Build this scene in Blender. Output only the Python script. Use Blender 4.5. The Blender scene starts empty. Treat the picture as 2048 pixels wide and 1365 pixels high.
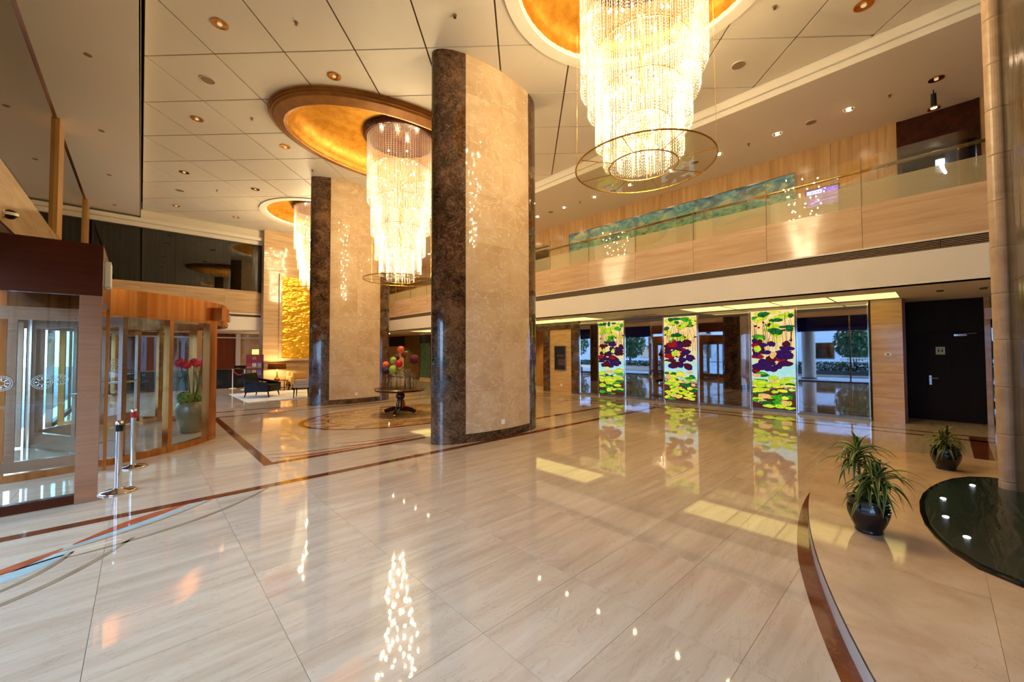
import bpy, bmesh, math, random
from mathutils import Vector, Matrix
from mathutils.geometry import delaunay_2d_cdt
R = math.radians
PI = math.pi
rnd = random.Random(7)
S = bpy.context.scene
COL = S.collection

# ------------------------------------------------------------------ camera
def make_camera():
    pitch, yaw, roll = R(1.5964), R(43.122), R(-0.1816)
    fw = Vector((math.sin(yaw)*math.cos(pitch), math.cos(yaw)*math.cos(pitch), math.sin(pitch)))
    rt = Vector((math.cos(yaw), -math.sin(yaw), 0))
    up = rt.cross(fw)
    rt, up = rt*math.cos(roll)+up*math.sin(roll), up*math.cos(roll)-rt*math.sin(roll)
    cd = bpy.data.cameras.new('camera')
    cd.sensor_width = 36.0
    cd.lens = 792.63/2048*36
    cd.clip_start, cd.clip_end = 0.05, 300
    co = bpy.data.objects.new('camera', cd)
    m = Matrix((rt, up, -fw)).transposed().to_4x4()
    m.translation = (0, 0, 1.65)
    co.matrix_world = m
    COL.objects.link(co)
    S.camera = co
    return fw, rt, up
FW, RT, UP = make_camera()
def project(p):
    d = Vector(p)-Vector((0, 0, 1.65)); z = d.dot(FW)
    return (1024+792.63*d.dot(RT)/z, 682.5-792.63*d.dot(UP)/z, z)

# ------------------------------------------------------------------ world and exposure
W = bpy.data.worlds.new('sky'); S.world = W; W.use_nodes = True
bg = W.node_tree.nodes['Background']
bg.inputs[0].default_value = (0.40, 0.62, 1.0, 1); bg.inputs[1].default_value = 6.2
S.view_settings.view_transform = 'Standard'; S.view_settings.look = 'None'
S.view_settings.gamma = 1.0; S.view_settings.use_curve_mapping = False
S.view_settings.exposure = 1.32
S.cycles.max_bounces = 10; S.cycles.diffuse_bounces = 4; S.cycles.glossy_bounces = 6
S.cycles.transparent_max_bounces = 24; S.cycles.transmission_bounces = 6
S.cycles.sample_clamp_indirect = 6.0
S.cycles.caustics_reflective = False; S.cycles.caustics_refractive = False
WARM = (1.0, 0.685, 0.255)
P_CHAND, P_SPOT, P_DOWN, P_SOFFIT, P_LOWER = 130.0, 60.0, 45.0, 2.6, 14.0

# ------------------------------------------------------------------ materials
MATS = {}
def nmat(name):
    m = bpy.data.materials.new(name); m.use_nodes = True
    nt = m.node_tree; nt.nodes.clear()
    o = nt.nodes.new('ShaderNodeOutputMaterial')
    MATS[name] = m
    return m, nt, o
def N(nt, t, **kw):
    n = nt.nodes.new(t)
    for k, v in kw.items():
        if k in n.bl_rna.properties: setattr(n, k, v)
        else: n.inputs[k].default_value = v
    return n
def L(nt, a, b): nt.links.new(a, b)
def c4(c): return (c[0], c[1], c[2], 1)
def lin(*rgb):
    return tuple(((v/255+0.055)/1.055)**2.4 if v/255 > 0.04045 else v/255/12.92 for v in rgb)
def ramp(nt, stops, src):
    r = N(nt, 'ShaderNodeValToRGB'); e = r.color_ramp.elements
    while len(e) < len(stops): e.new(0.5)
    for el, (p, c) in zip(e, stops): el.position = p; el.color = c4(c)
    L(nt, src, r.inputs[0]); return r.outputs[0]
def coords(nt, scale, rand=0.0, world=True):
    """position, stretched by scale, shifted per object so that pieces differ"""
    g = N(nt, 'ShaderNodeNewGeometry')
    src = g.outputs['Position']
    if rand:
        oi = N(nt, 'ShaderNodeObjectInfo'); ad = N(nt, 'ShaderNodeMath', operation='ADD')
        L(nt, oi.outputs['Random'], ad.inputs[0]); L(nt, g.outputs['Random Per Island'], ad.inputs[1])
        ml = N(nt, 'ShaderNodeMath', operation='MULTIPLY'); L(nt, ad.outputs[0], ml.inputs[0]); ml.inputs[1].default_value = rand
        va = N(nt, 'ShaderNodeVectorMath', operation='ADD'); L(nt, src, va.inputs[0]); L(nt, ml.outputs[0], va.inputs[1])
        src = va.outputs[0]
    vm = N(nt, 'ShaderNodeVectorMath', operation='MULTIPLY'); L(nt, src, vm.inputs[0]); vm.inputs[1].default_value = scale
    return vm.outputs[0]
def noise(nt, vec, scale=1.0, detail=4.0, rough=0.55, dist=0.0, out='Fac'):
    n = N(nt, 'ShaderNodeTexNoise'); L(nt, vec, n.inputs['Vector'])
    n.inputs['Scale'].default_value = scale; n.inputs['Detail'].default_value = detail
    n.inputs['Roughness'].default_value = rough; n.inputs['Distortion'].default_value = dist
    return n.outputs[out]
def mix(nt, fac, a, b, mode='MIX'):
    m = N(nt, 'ShaderNodeMix', data_type='RGBA', blend_type=mode)
    for s, v in ((m.inputs[0], fac), (m.inputs[6], a), (m.inputs[7], b)):
        if hasattr(v, 'links') or hasattr(v, 'is_linked'): L(nt, v, s)
        else: s.default_value = v if not isinstance(v, tuple) else c4(v)
    return m.outputs[2]
def bsdf(nt, o, color=None, rough=0.5, metal=0.0, spec=0.5, bump=None, bstr=0.2, bdist=0.01, coat=0.0):
    b = N(nt, 'ShaderNodeBsdfPrincipled')
    b.inputs['Roughness'].default_value = rough; b.inputs['Metallic'].default_value = metal
    b.inputs['Specular IOR Level'].default_value = spec
    b.inputs['Coat Weight'].default_value = coat; b.inputs['Coat Roughness'].default_value = 0.03
    if isinstance(color, tuple): b.inputs['Base Color'].default_value = c4(color)
    elif color is not None: L(nt, color, b.inputs['Base Color'])
    if bump is not None:
        bp = N(nt, 'ShaderNodeBump'); bp.inputs['Strength'].default_value = bstr; bp.inputs['Distance'].default_value = bdist
        L(nt, bump, bp.inputs['Height']); L(nt, bp.outputs[0], b.inputs['Normal'])
    L(nt, b.outputs[0], o.inputs[0]); return b
def plain(name, color, rough=0.5, metal=0.0, spec=0.5, var=0.0, vs=3.0, coat=0.0, bstr=0.0):
    m, nt, o = nmat(name)
    c = color; h = None
    if var or bstr:
        n = noise(nt, coords(nt, (vs, vs, vs)), 1.0, 4.0)
        if var: c = mix(nt, n, tuple(v*(1-var) for v in color), tuple(min(1, v*(1+var)) for v in color))
        if bstr: h = n
    bsdf(nt, o, c, rough, metal, spec, h, bstr, coat=coat); return m
def emit(name, color, strength, sample=True):
    m, nt, o = nmat(name)
    e = N(nt, 'ShaderNodeEmission'); e.inputs[0].default_value = c4(color); e.inputs[1].default_value = strength
    L(nt, e.outputs[0], o.inputs[0])
    m.cycles.emission_sampling = 'AUTO' if sample else 'NONE'
    return m
def glass(name, tint=(0.93, 0.97, 0.96), ior=1.5, boost=0.0):
    m, nt, o = nmat(name)
    t = N(nt, 'ShaderNodeBsdfTransparent'); t.inputs[0].default_value = c4(tint)
    g = N(nt, 'ShaderNodeBsdfGlossy'); g.inputs['Roughness'].default_value = 0.0; g.inputs[0].default_value = (1, 1, 1, 1)
    f = N(nt, 'ShaderNodeFresnel'); f.inputs[0].default_value = ior
    geo = N(nt, 'ShaderNodeNewGeometry')
    # front faces only reflect, so that a pane's second surface does not turn into total reflection
    inv = N(nt, 'ShaderNodeMath', operation='SUBTRACT'); inv.inputs[0].default_value = 1.0; L(nt, geo.outputs['Backfacing'], inv.inputs[1])
    ad = N(nt, 'ShaderNodeMath', operation='ADD'); L(nt, f.outputs[0], ad.inputs[0]); ad.inputs[1].default_value = boost
    mu = N(nt, 'ShaderNodeMath', operation='MULTIPLY'); L(nt, ad.outputs[0], mu.inputs[0]); L(nt, inv.outputs[0], mu.inputs[1])
    x = N(nt, 'ShaderNodeMixShader'); L(nt, mu.outputs[0], x.inputs[0]); L(nt, t.outputs[0], x.inputs[1]); L(nt, g.outputs[0], x.inputs[2])
    L(nt, x.outputs[0], o.inputs[0]); return m
def streaks(name, c1, c2, scale, rough, rand=4.0, vein=None, vs=None, spec=0.5):
    """polished veined stone: stretched noise between two colours, with thin veins"""
    m, nt, o = nmat(name)
    v = coords(nt, scale, rand)
    n = noise(nt, v, 1.0, 6.0, 0.6, 0.4)
    c = ramp(nt, [(0.34, c1), (0.5, tuple((a+b)/2 for a, b in zip(c1, c2))), (0.66, c2)], n)
    if vein:
        n2 = noise(nt, coords(nt, vs or scale, rand*1.7), 1.0, 5.0, 0.6, 0.8)
        vf = ramp(nt, [(0.485, (0, 0, 0)), (0.5, (1, 1, 1)), (0.515, (0, 0, 0))], n2)
        c = mix(nt, vf, c, vein)
    bsdf(nt, o, c, rough, 0, spec); return m
def emperador(name, rough=0.12):
    m, nt, o = nmat(name)
    v = coords(nt, (1, 1, 1), 5.0)
    base = ramp(nt, [(0.35, (0.018, 0.008, 0.004)), (0.55, (0.085, 0.038, 0.018)), (0.72, (0.20, 0.105, 0.052))], noise(nt, v, 3.2, 6.0, 0.65, 0.6))
    n2 = noise(nt, v, 4.5, 7.0, 0.62, 2.2)
    vf = ramp(nt, [(0.484, (0, 0, 0)), (0.5, (0.75, 0.75, 0.75)), (0.512, (0, 0, 0))], n2)
    c = mix(nt, vf, base, (0.40, 0.25, 0.15))
    vo = N(nt, 'ShaderNodeTexVoronoi', feature='DISTANCE_TO_EDGE'); vo.inputs['Scale'].default_value = 5.0
    nv = N(nt, 'ShaderNodeVectorMath', operation='ADD'); L(nt, v, nv.inputs[0]); L(nt, noise(nt, v, 3.0, 4.0, out='Color'), nv.inputs[1])
    L(nt, nv.outputs[0], vo.inputs['Vector'])
    ef = ramp(nt, [(0.0, (0.55, 0.55, 0.55)), (0.02, (0, 0, 0))], vo.outputs['Distance'])
    c = mix(nt, ef, c, (0.30, 0.17, 0.09))
    bsdf(nt, o, c, rough, 0, 0.5); return m

def floor_marble(name):
    m, nt, o = nmat(name)
    v = coords(nt, (0.7, 7.0, 1.0), 5.0)
    base = ramp(nt, [(0.30, lin(184, 160, 134)), (0.5, lin(197, 175, 149)), (0.70, lin(206, 187, 162))], noise(nt, v, 1.0, 6.0, 0.6, 0.35))
    v2 = coords(nt, (1.2, 4.5, 1.0), 7.0)
    vf = ramp(nt, [(0.488, (0, 0, 0)), (0.5, (0.4, 0.4, 0.4)), (0.51, (0, 0, 0))], noise(nt, v2, 1.3, 6.0, 0.65, 1.2))
    c = mix(nt, vf, base, lin(160, 128, 98))
    bsdf(nt, o, c, 0.035, 0, 0.62); return m
def platform_marble(name):
    m, nt, o = nmat(name)
    v = coords(nt, (1, 1, 1), 6.0)
    base = ramp(nt, [(0.32, lin(196, 164, 128)), (0.68, lin(218, 190, 156))], noise(nt, v, 2.5, 6.0, 0.6, 0.5))
    vo = N(nt, 'ShaderNodeTexVoronoi', feature='DISTANCE_TO_EDGE'); vo.inputs['Scale'].default_value = 4.5
    nv = N(nt, 'ShaderNodeVectorMath', operation='ADD'); L(nt, v, nv.inputs[0]); L(nt, noise(nt, v, 5.0, 5.0, out='Color'), nv.inputs[1])
    L(nt, nv.outputs[0], vo.inputs['Vector'])
    ef = ramp(nt, [(0.0, (0.6, 0.6, 0.6)), (0.012, (0, 0, 0))], vo.outputs['Distance'])
    k = ramp(nt, [(0.45, (0, 0, 0)), (0.6, (1, 1, 1))], noise(nt, v, 1.7, 3.0))
    f2 = mix(nt, 1.0, ef, k, 'MULTIPLY')
    c = mix(nt, f2, base, lin(140, 100, 66))
    bsdf(nt, o, c, 0.06, 0, 0.5); return m

M_FLOOR = floor_marble('floor_marble')
M_PLAT = platform_marble('platform_marble')
M_GROUT = plain('grout', lin(120, 98, 76), 0.6)
M_BROWN = streaks('brown_inlay', lin(92, 44, 24), lin(120, 62, 34), (3, 3, 3), 0.05, 3, lin(124, 70, 42), (4, 4, 4))
M_TAUPE = streaks('taupe_inlay', lin(140, 118, 92), lin(162, 140, 112), (4, 4, 4), 0.05, 3)
M_RED = streaks('red_inlay', lin(160, 78, 46), lin(190, 104, 68), (6, 6, 6), 0.05, 3)
M_BLUE = streaks('blue_inlay', lin(150, 172, 172), lin(178, 194, 190), (6, 6, 6), 0.05, 3)
M_CREAM = streaks('cream_inlay', lin(214, 190, 150), lin(230, 210, 176), (5, 5, 5), 0.05, 3)
M_CEIL = plain('ceiling_white', (0.71, 0.635, 0.51), 0.55, var=0.02, vs=1.5)
M_JOINT = plain('ceiling_joint', lin(96, 62, 30), 0.8)
M_WHITE = plain('white_plaster', (0.77, 0.695, 0.57), 0.6)
M_TRAV = streaks('travertine_banded', lin(196, 158, 118), lin(216, 184, 146), (2.0, 0.55, 9.0), 0.12, 3.0)
M_TRAV_X = streaks('travertine_back', lin(182, 146, 104), lin(208, 176, 134), (0.55, 2.0, 9.0), 0.10, 3.0)
M_VERT = streaks('travertine_upright', lin(172, 132, 84), lin(200, 162, 112), (9.0, 9.0, 0.5), 0.2, 3.0)
M_PIL = streaks('travertine_pilaster', lin(192, 148, 92), lin(216, 176, 122), (1.2, 1.2, 9.0), 0.10, 2.0)
M_LIGHT = streaks('beige_marble', lin(190, 158, 120), lin(210, 182, 146), (1.6, 1.6, 1.6), 0.045, 5.0, lin(222, 200, 172), (2.2, 2.2, 3.2))
M_EMP = emperador('dark_emperador', 0.07)
M_STONE = streaks('pillar_stone', lin(170, 142, 112), lin(196, 168, 138), (5, 5, 6), 0.35, 4.0)
M_COPPER = streaks('copper', lin(190, 116, 56), lin(230, 164, 96), (9, 9, 0.25), 0.24, 0)
for n_ in MATS['copper'].node_tree.nodes:
    if n_.type == 'BSDF_PRINCIPLED': n_.inputs['Metallic'].default_value = 1.0
M_BRONZE = streaks('brushed_bronze', lin(190, 150, 130), lin(204, 166, 146), (1, 1, 60), 0.24, 0)
for n_ in MATS['brushed_bronze'].node_tree.nodes:
    if n_.type == 'BSDF_PRINCIPLED': n_.inputs['Metallic'].default_value = 1.0
M_HEADER = streaks('dark_bronze', lin(86, 44, 30), lin(96, 52, 36), (1, 1, 40), 0.26, 0)
for n_ in MATS['dark_bronze'].node_tree.nodes:
    if n_.type == 'BSDF_PRINCIPLED': n_.inputs['Metallic'].default_value = 0.8
M_CHROME = plain('chrome', (0.72, 0.72, 0.74), 0.10, 1.0)
M_STEEL = plain('satin_steel', lin(150, 132, 116), 0.25, 1.0)
M_BLACK = plain('black', (0.009, 0.009, 0.010), 0.4, spec=0.3)
M_DARKWOOD = streaks('dark_wood', (0.006, 0.003, 0.002), (0.011, 0.005, 0.003), (6, 6, 0.7), 0.5, 2, spec=0.12)
M_WOOD = streaks('mullion_wood', lin(168, 120, 58), lin(192, 146, 84), (8, 8, 0.7), 0.35, 2)
M_MAHOG = streaks('mahogany', lin(44, 18, 12), lin(66, 28, 18), (5, 5, 5), 0.22, 2, spec=0.3)
M_REDWOOD = streaks('red_wood', lin(110, 46, 24), lin(134, 60, 32), (6, 6, 0.6), 0.3, 2)
M_GLASS = glass('clear_glass')
M_BALGLASS = glass('balustrade_glass', (0.95, 0.97, 0.94), 1.5, 0.07)
M_VASEGLASS = glass('vase_glass', (0.97, 0.98, 0.98), 1.4, 0.02)
M_MIRROR = plain('tinted_mirror', (0.30, 0.29, 0.32), 0.015, 1.0)
M_UPGLASS = plain('bronze_tinted_glass', (0.20, 0.16, 0.115), 0.03, 1.0)
M_DARKGLASS = glass('smoked_glass', (0.42, 0.40, 0.36), 1.5, 0.04)
M_CURTAIN = plain('dark_curtain', lin(62, 70, 70), 0.8)
M_GOLDRING = plain('gold_metal', lin(196, 150, 70), 0.25, 1.0)
M_BRASS = plain('brass_reflector', lin(214, 150, 70), 0.18, 1.0)
M_RED_FAB = plain('red_rope', lin(170, 20, 22), 0.7)
M_PLASTIC = plain('white_plastic', (0.8, 0.78, 0.72), 0.4)
M_GREYP = plain('grey_grille', lin(140, 118, 90), 0.6)
M_BULB = emit('lamp_bulb', (1.0, 0.775, 0.43), 400.0)
M_BULB_SOFT = emit('lamp_bulb_soft', (1.0, 0.78, 0.50), 40.0, False)
M_DOWN = emit('downlight_lamp', (1.0, 0.82, 0.55), 40.0, False)
M_PANELGLOW = emit('soffit_light_panel', (1.0, 0.78, 0.24), 0.75)

def gold_leaf(name, c1, c2, rough, scale, metal=0.75, bstr=0.15):
    m, nt, o = nmat(name)
    n = noise(nt, coords(nt, (scale, scale, scale)), 1.0, 5.0, 0.6)
    bsdf(nt, o, ramp(nt, [(0.35, c1), (0.65, c2)], n), rough, metal, 0.5, n, bstr); return m
M_GOLD = gold_leaf('gold_leaf', lin(170, 112, 24), lin(198, 142, 46), 0.45, 5.0, 0.5)
M_GOLDRIM = gold_leaf('gold_rim', lin(150, 98, 38), lin(170, 116, 52), 0.5, 4.0, 0.35)
M_RELIEF = gold_leaf('gold_relief', lin(214, 160, 30), lin(240, 190, 62), 0.30, 6.0, 0.55)

def crystal(name):
    m, nt, o = nmat(name)
    tr = N(nt, 'ShaderNodeBsdfTransparent'); tr.inputs[0].default_value = (1, 0.99, 0.97, 1)
    gl = N(nt, 'ShaderNodeBsdfGlossy'); gl.inputs['Roughness'].default_value = 0.12; gl.inputs[0].default_value = (1, 0.97, 0.92, 1)
    tl = N(nt, 'ShaderNodeBsdfTranslucent'); tl.inputs[0].default_value = (0.5, 0.49, 0.46, 1)
    df = N(nt, 'ShaderNodeBsdfDiffuse'); df.inputs[0].default_value = (0.5, 0.49, 0.46, 1)
    a = N(nt, 'ShaderNodeMixShader'); a.inputs[0].default_value = 0.4; L(nt, tl.outputs[0], a.inputs[1]); L(nt, df.outputs[0], a.inputs[2])
    b = N(nt, 'ShaderNodeMixShader'); b.inputs[0].default_value = 0.35; L(nt, a.outputs[0], b.inputs[1]); L(nt, gl.outputs[0], b.inputs[2])
    c = N(nt, 'ShaderNodeMixShader'); c.inputs[0].default_value = 0.62; L(nt, tr.outputs[0], c.inputs[1]); L(nt, b.outputs[0], c.inputs[2])
    L(nt, c.outputs[0], o.inputs[0]); return m
M_CRYSTAL = crystal('crystal_beads')

def film_mat(name):
    m, nt, o = nmat(name)
    g = N(nt, 'ShaderNodeNewGeometry'); sx = N(nt, 'ShaderNodeSeparateXYZ'); L(nt, g.outputs['Position'], sx.inputs[0])
    mu = N(nt, 'ShaderNodeMath', operation='MULTIPLY'); L(nt, sx.outputs[2], mu.inputs[0]); mu.inputs[1].default_value = 2*PI/0.035
    sn = N(nt, 'ShaderNodeMath', operation='SINE'); L(nt, mu.outputs[0], sn.inputs[0])
    mr = N(nt, 'ShaderNodeMapRange'); L(nt, sn.outputs[0], mr.inputs[0]); mr.inputs[1].default_value = -1; mr.inputs[2].default_value = 1
    mr.inputs[3].default_value = 0.42; mr.inputs[4].default_value = 0.62
    t = N(nt, 'ShaderNodeBsdfTransparent')
    d = N(nt, 'ShaderNodeBsdfDiffuse'); d.inputs[0].default_value = (0.78, 0.66, 0.48, 1)
    tl = N(nt, 'ShaderNodeBsdfTranslucent'); tl.inputs[0].default_value = (0.74, 0.66, 0.52, 1)
    a = N(nt, 'ShaderNodeMixShader'); L(nt, d.outputs[0], a.inputs[1]); L(nt, tl.outputs[0], a.inputs[2])
    x = N(nt, 'ShaderNodeMixShader'); L(nt, mr.outputs[0], x.inputs[0]); L(nt, t.outputs[0], x.inputs[1]); L(nt, a.outputs[0], x.inputs[2])
    L(nt, x.outputs[0], o.inputs[0]); return m
M_FILM = film_mat('frosted_film')
def mural_mat(name):
    m, nt, o = nmat(name)
    v = coords(nt, (1.6, 1.3, 2.6))
    n = noise(nt, v, 1.4, 7.0, 0.65, 1.0)
    g = N(nt, 'ShaderNodeNewGeometry'); sx = N(nt, 'ShaderNodeSeparateXYZ'); L(nt, g.outputs['Position'], sx.inputs[0])
    hi = N(nt, 'ShaderNodeMapRange'); L(nt, sx.outputs[2], hi.inputs[0]); hi.inputs[1].default_value = 5.45; hi.inputs[2].default_value = 6.3
    blue = ramp(nt, [(0.3, lin(20, 50, 90)), (0.44, lin(40, 120, 160)), (0.53, lin(110, 180, 190)), (0.64, lin(200, 206, 150))], n)
    green = ramp(nt, [(0.3, lin(14, 34, 30)), (0.44, lin(40, 100, 60)), (0.53, lin(130, 176, 70)), (0.64, lin(60, 150, 160))], noise(nt, v, 1.9, 7.0, 0.65, 1.2))
    bsdf(nt, o, mix(nt, hi.outputs[0], green, blue), 0.4); return m
M_MURAL = mural_mat('mural_paint')

def shade_mat(name, c, tr):
    m, nt, o = nmat(name)
    d = N(nt, 'ShaderNodeBsdfDiffuse'); d.inputs[0].default_value = c4(c); t_ = N(nt, 'ShaderNodeBsdfTranslucent'); t_.inputs[0].default_value = c4(c)
    x = N(nt, 'ShaderNodeMixShader'); x.inputs[0].default_value = tr; L(nt, d.outputs[0], x.inputs[1]); L(nt, t_.outputs[0], x.inputs[2]); L(nt, x.outputs[0], o.inputs[0]); return m

# ------------------------------------------------------------------ mesh builder
class MB:
    def __init__(s): s.v = []; s.f = []; s.m = []; s.cur = 0; s.smooth = False; s.sm = []
    def add(s, vs, fs):
        b = len(s.v); s.v += [tuple(p) for p in vs]
        for f in fs: s.f.append([i+b for i in f]); s.m.append(s.cur); s.sm.append(s.smooth)
    def box(s, x0, y0, z0, x1, y1, z1, bev=0.0):
        if x0 > x1: x0, x1 = x1, x0
        if y0 > y1: y0, y1 = y1, y0
        if z0 > z1: z0, z1 = z1, z0
        s.add([(x, y, z) for z in (z0, z1) for y in (y0, y1) for x in (x0, x1)],
              [(0, 2, 3, 1), (4, 5, 7, 6), (0, 1, 5, 4), (2, 6, 7, 3), (0, 4, 6, 2), (1, 3, 7, 5)]); return s
    def prism(s, poly, z0, z1):
        n = len(poly); a = sum(poly[i][0]*poly[(i+1) % n][1]-poly[(i+1) % n][0]*poly[i][1] for i in range(n))
        if a < 0: poly = poly[::-1]
        s.add([(p[0], p[1], z0) for p in poly]+[(p[0], p[1], z1) for p in poly],
              [tuple(range(n-1, -1, -1)), tuple(range(n, 2*n))]+[(i, (i+1) % n, n+(i+1) % n, n+i) for i in range(n)]); return s
    def lathe(s, prof, n=32, cx=0, cy=0, a0=0.0, a1=2*PI, ea=1.0, eb=1.0, cap=True, da=None):
        """prof: (r, z) list, spun about z; ea/eb stretch x and y; da=(A,B): r is an offset from ellipse A,B"""
        full = abs(a1-a0-2*PI) < 1e-6; k = n if full else n+1
        vs = []
        for r, z in prof:
            for i in range(k):
                t = a0+(a1-a0)*i/n
                if da: vs.append((cx+(da[0]+r)*math.cos(t), cy+(da[1]+r)*math.sin(t), z))
                else: vs.append((cx+r*ea*math.cos(t), cy+r*eb*math.sin(t), z))
        fs = []
        for j in range(len(prof)-1):
            for i in range(n):
                i2 = (i+1) % k
                fs.append((j*k+i, j*k+i2, (j+1)*k+i2, (j+1)*k+i))
        if cap and full:
            if da or prof[0][0] > 1e-5: fs.append(tuple(range(k-1, -1, -1)))
            if da or prof[-1][0] > 1e-5: fs.append(tuple(range((len(prof)-1)*k, len(prof)*k)))
        s.add(vs, fs); return s
    def ring(s, prof, n=48, cx=0, cy=0, a0=0.0, a1=2*PI, ea=1.0, eb=1.0, da=None):
        """closed profile swept round: an annular solid"""
        full = abs(a1-a0-2*PI) < 1e-6; k = n if full else n+1; q = len(prof); vs = []
        for i in range(k):
            t = a0+(a1-a0)*i/n
            for r, z in prof:
                if da: vs.append((cx+(da[0]+r)*math.cos(t), cy+(da[1]+r)*math.sin(t), z))
                else: vs.append((cx+r*ea*math.cos(t), cy+r*eb*math.sin(t), z))
        fs = []
        for i in range(n):
            i2 = (i+1) % k
            for j in range(q): fs.append((i*q+j, i2*q+j, i2*q+(j+1) % q, i*q+(j+1) % q))
        if not full: fs += [tuple(range(q)), tuple(range((k-1)*q+q-1, (k-1)*q-1, -1))]
        s.add(vs, fs); return s
    def tube(s, pts, r, n=8, r2=None, cap=True):
        pts = [Vector(p) for p in pts]; k = len(pts); vs = []; prev = None
        for i, p in enumerate(pts):
            d = (pts[min(i+1, k-1)]-pts[max(i-1, 0)])
            d = d.normalized() if d.length > 1e-9 else Vector((0, 0, 1))
            if prev is None: u = d.orthogonal().normalized()
            else:
                u = prev-d*prev.dot(d); u = u.normalized() if u.length > 1e-6 else d.orthogonal().normalized()
            prev = u; w = d.cross(u); rr = r if r2 is None else r+(r2-r)*i/(k-1)
            for j in range(n):
                t = 2*PI*j/n; vs.append(p+u*rr*math.cos(t)+w*rr*math.sin(t))
        fs = [(i*n+j, i*n+(j+1) % n, (i+1)*n+(j+1) % n, (i+1)*n+j) for i in range(k-1) for j in range(n)]
        if cap: fs += [tuple(range(n-1, -1, -1)), tuple(range((k-1)*n, k*n))]
        s.add(vs, fs); return s
    def loop(s, pts, r, n=6):
        k = len(pts); pts = [Vector(p) for p in pts]; vs = []
        for i, p in enumerate(pts):
            d = (pts[(i+1) % k]-pts[i-1]).normalized(); u = Vector((0, 0, 1)); u = (u-d*u.dot(d)).normalized(); w = d.cross(u)
            for j in range(n):
                t = 2*PI*j/n; vs.append(p+u*r*math.cos(t)+w*r*math.sin(t))
        s.add(vs, [(i*n+j, i*n+(j+1) % n, ((i+1) % k)*n+(j+1) % n, ((i+1) % k)*n+j) for i in range(k) for j in range(n)]); return s
    def sphere(s, c, r, n=10, m=6, sz=1.0):
        vs = [(c[0], c[1], c[2]-r*sz)]; fs = []
        for j in range(1, m):
            a = -PI/2+PI*j/m
            for i in range(n): vs.append((c[0]+r*math.cos(a)*math.cos(2*PI*i/n), c[1]+r*math.cos(a)*math.sin(2*PI*i/n), c[2]+r*sz*math.sin(a)))
        vs.append((c[0], c[1], c[2]+r*sz)); t = len(vs)-1
        for i in range(n): fs += [(0, 1+(i+1) % n, 1+i), (t, t-n+i, t-n+(i+1) % n)]
        for j in range(m-2):
            for i in range(n): fs.append((1+j*n+i, 1+j*n+(i+1) % n, 1+(j+1)*n+(i+1) % n, 1+(j+1)*n+i))
        s.add(vs, fs); return s
    def obj(s, name, mat, parent=None, loc=(0, 0, 0), rz=0.0, bevel=0.0, kind=None):
        me = bpy.data.meshes.new(name); me.from_pydata(s.v, [], s.f)
        mats = mat if isinstance(mat, (list, tuple)) else [mat]
        for m in mats: me.materials.append(m)
        me.polygons.foreach_set('material_index', s.m); me.polygons.foreach_set('use_smooth', s.sm)
        me.update()
        return link(name, me, parent, loc, rz, bevel, kind)
def link(name, me, parent=None, loc=(0, 0, 0), rz=0.0, bevel=0.0, kind=None):
    o = bpy.data.objects.new(name, me); COL.objects.link(o)
    o.location = loc; o.rotation_euler = (0, 0, rz)
    if parent: o.parent = parent
    if bevel:
        b = o.modifiers.new('bevel', 'BEVEL'); b.width = bevel; b.segments = 2; b.limit_method = 'ANGLE'; b.angle_limit = R(40)
    if kind: o['kind'] = kind
    return o
def tag(o, label=None, cat=None, group=None, kind=None):
    if label: o['label'] = label
    if cat: o['category'] = cat
    if group: o['group'] = group
    if kind: o['kind'] = kind
    return o
def thing(name, label, cat, loc=(0, 0, 0), rz=0.0, group=None, kind=None):
    o = bpy.data.objects.new(name, None); COL.objects.link(o)
    o.empty_display_size = 0.1; o.location = loc; o.rotation_euler = (0, 0, rz)
    return tag(o, label, cat, group, kind)
def kids(o): return list(o.children)
def copy_tree(o, parent=None):
    c = o.copy(); COL.objects.link(c); c.parent = parent
    for ch in kids(o): copy_tree(ch, c)
    return c
def box(*a): return MB().box(*a)
def lamp(kind, loc, power, color=WARM, size=0.1, rot=(0, 0, 0), spot=None, blend=0.6, parent=None, sy=None):
    d = bpy.data.lights.new('lamp_light', kind); d.energy = power; d.color = color
    if kind == 'AREA':
        d.size = size
        if sy: d.shape = 'RECTANGLE'; d.size_y = sy
    else: d.shadow_soft_size = size
    if kind == 'SPOT': d.spot_size = spot; d.spot_blend = blend
    o = bpy.data.objects.new('lamp_light', d); COL.objects.link(o); o.location = loc; o.rotation_euler = rot
    if parent: o.parent = parent
    return o
def clip(poly, a, b, c):
    """keep the part of a convex/any polygon where a*x+b*y <= c"""
    out = []
    for i in range(len(poly)):
        p, q = poly[i], poly[(i+1) % len(poly)]
        dp, dq = a*p[0]+b*p[1]-c, a*q[0]+b*q[1]-c
        if dp <= 0: out.append(p)
        if (dp < 0 < dq) or (dq < 0 < dp):
            t = dp/(dp-dq); out.append((p[0]+(q[0]-p[0])*t, p[1]+(q[1]-p[1])*t))
    return out
def area(poly): return 0.5*sum(poly[i-1][0]*poly[i][1]-poly[i][0]*poly[i-1][1] for i in range(len(poly)))
def ellipse(cx, cy, a, b, n=48): return [(cx+a*math.cos(2*PI*i/n), cy+b*math.sin(2*PI*i/n)) for i in range(n)]
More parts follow.
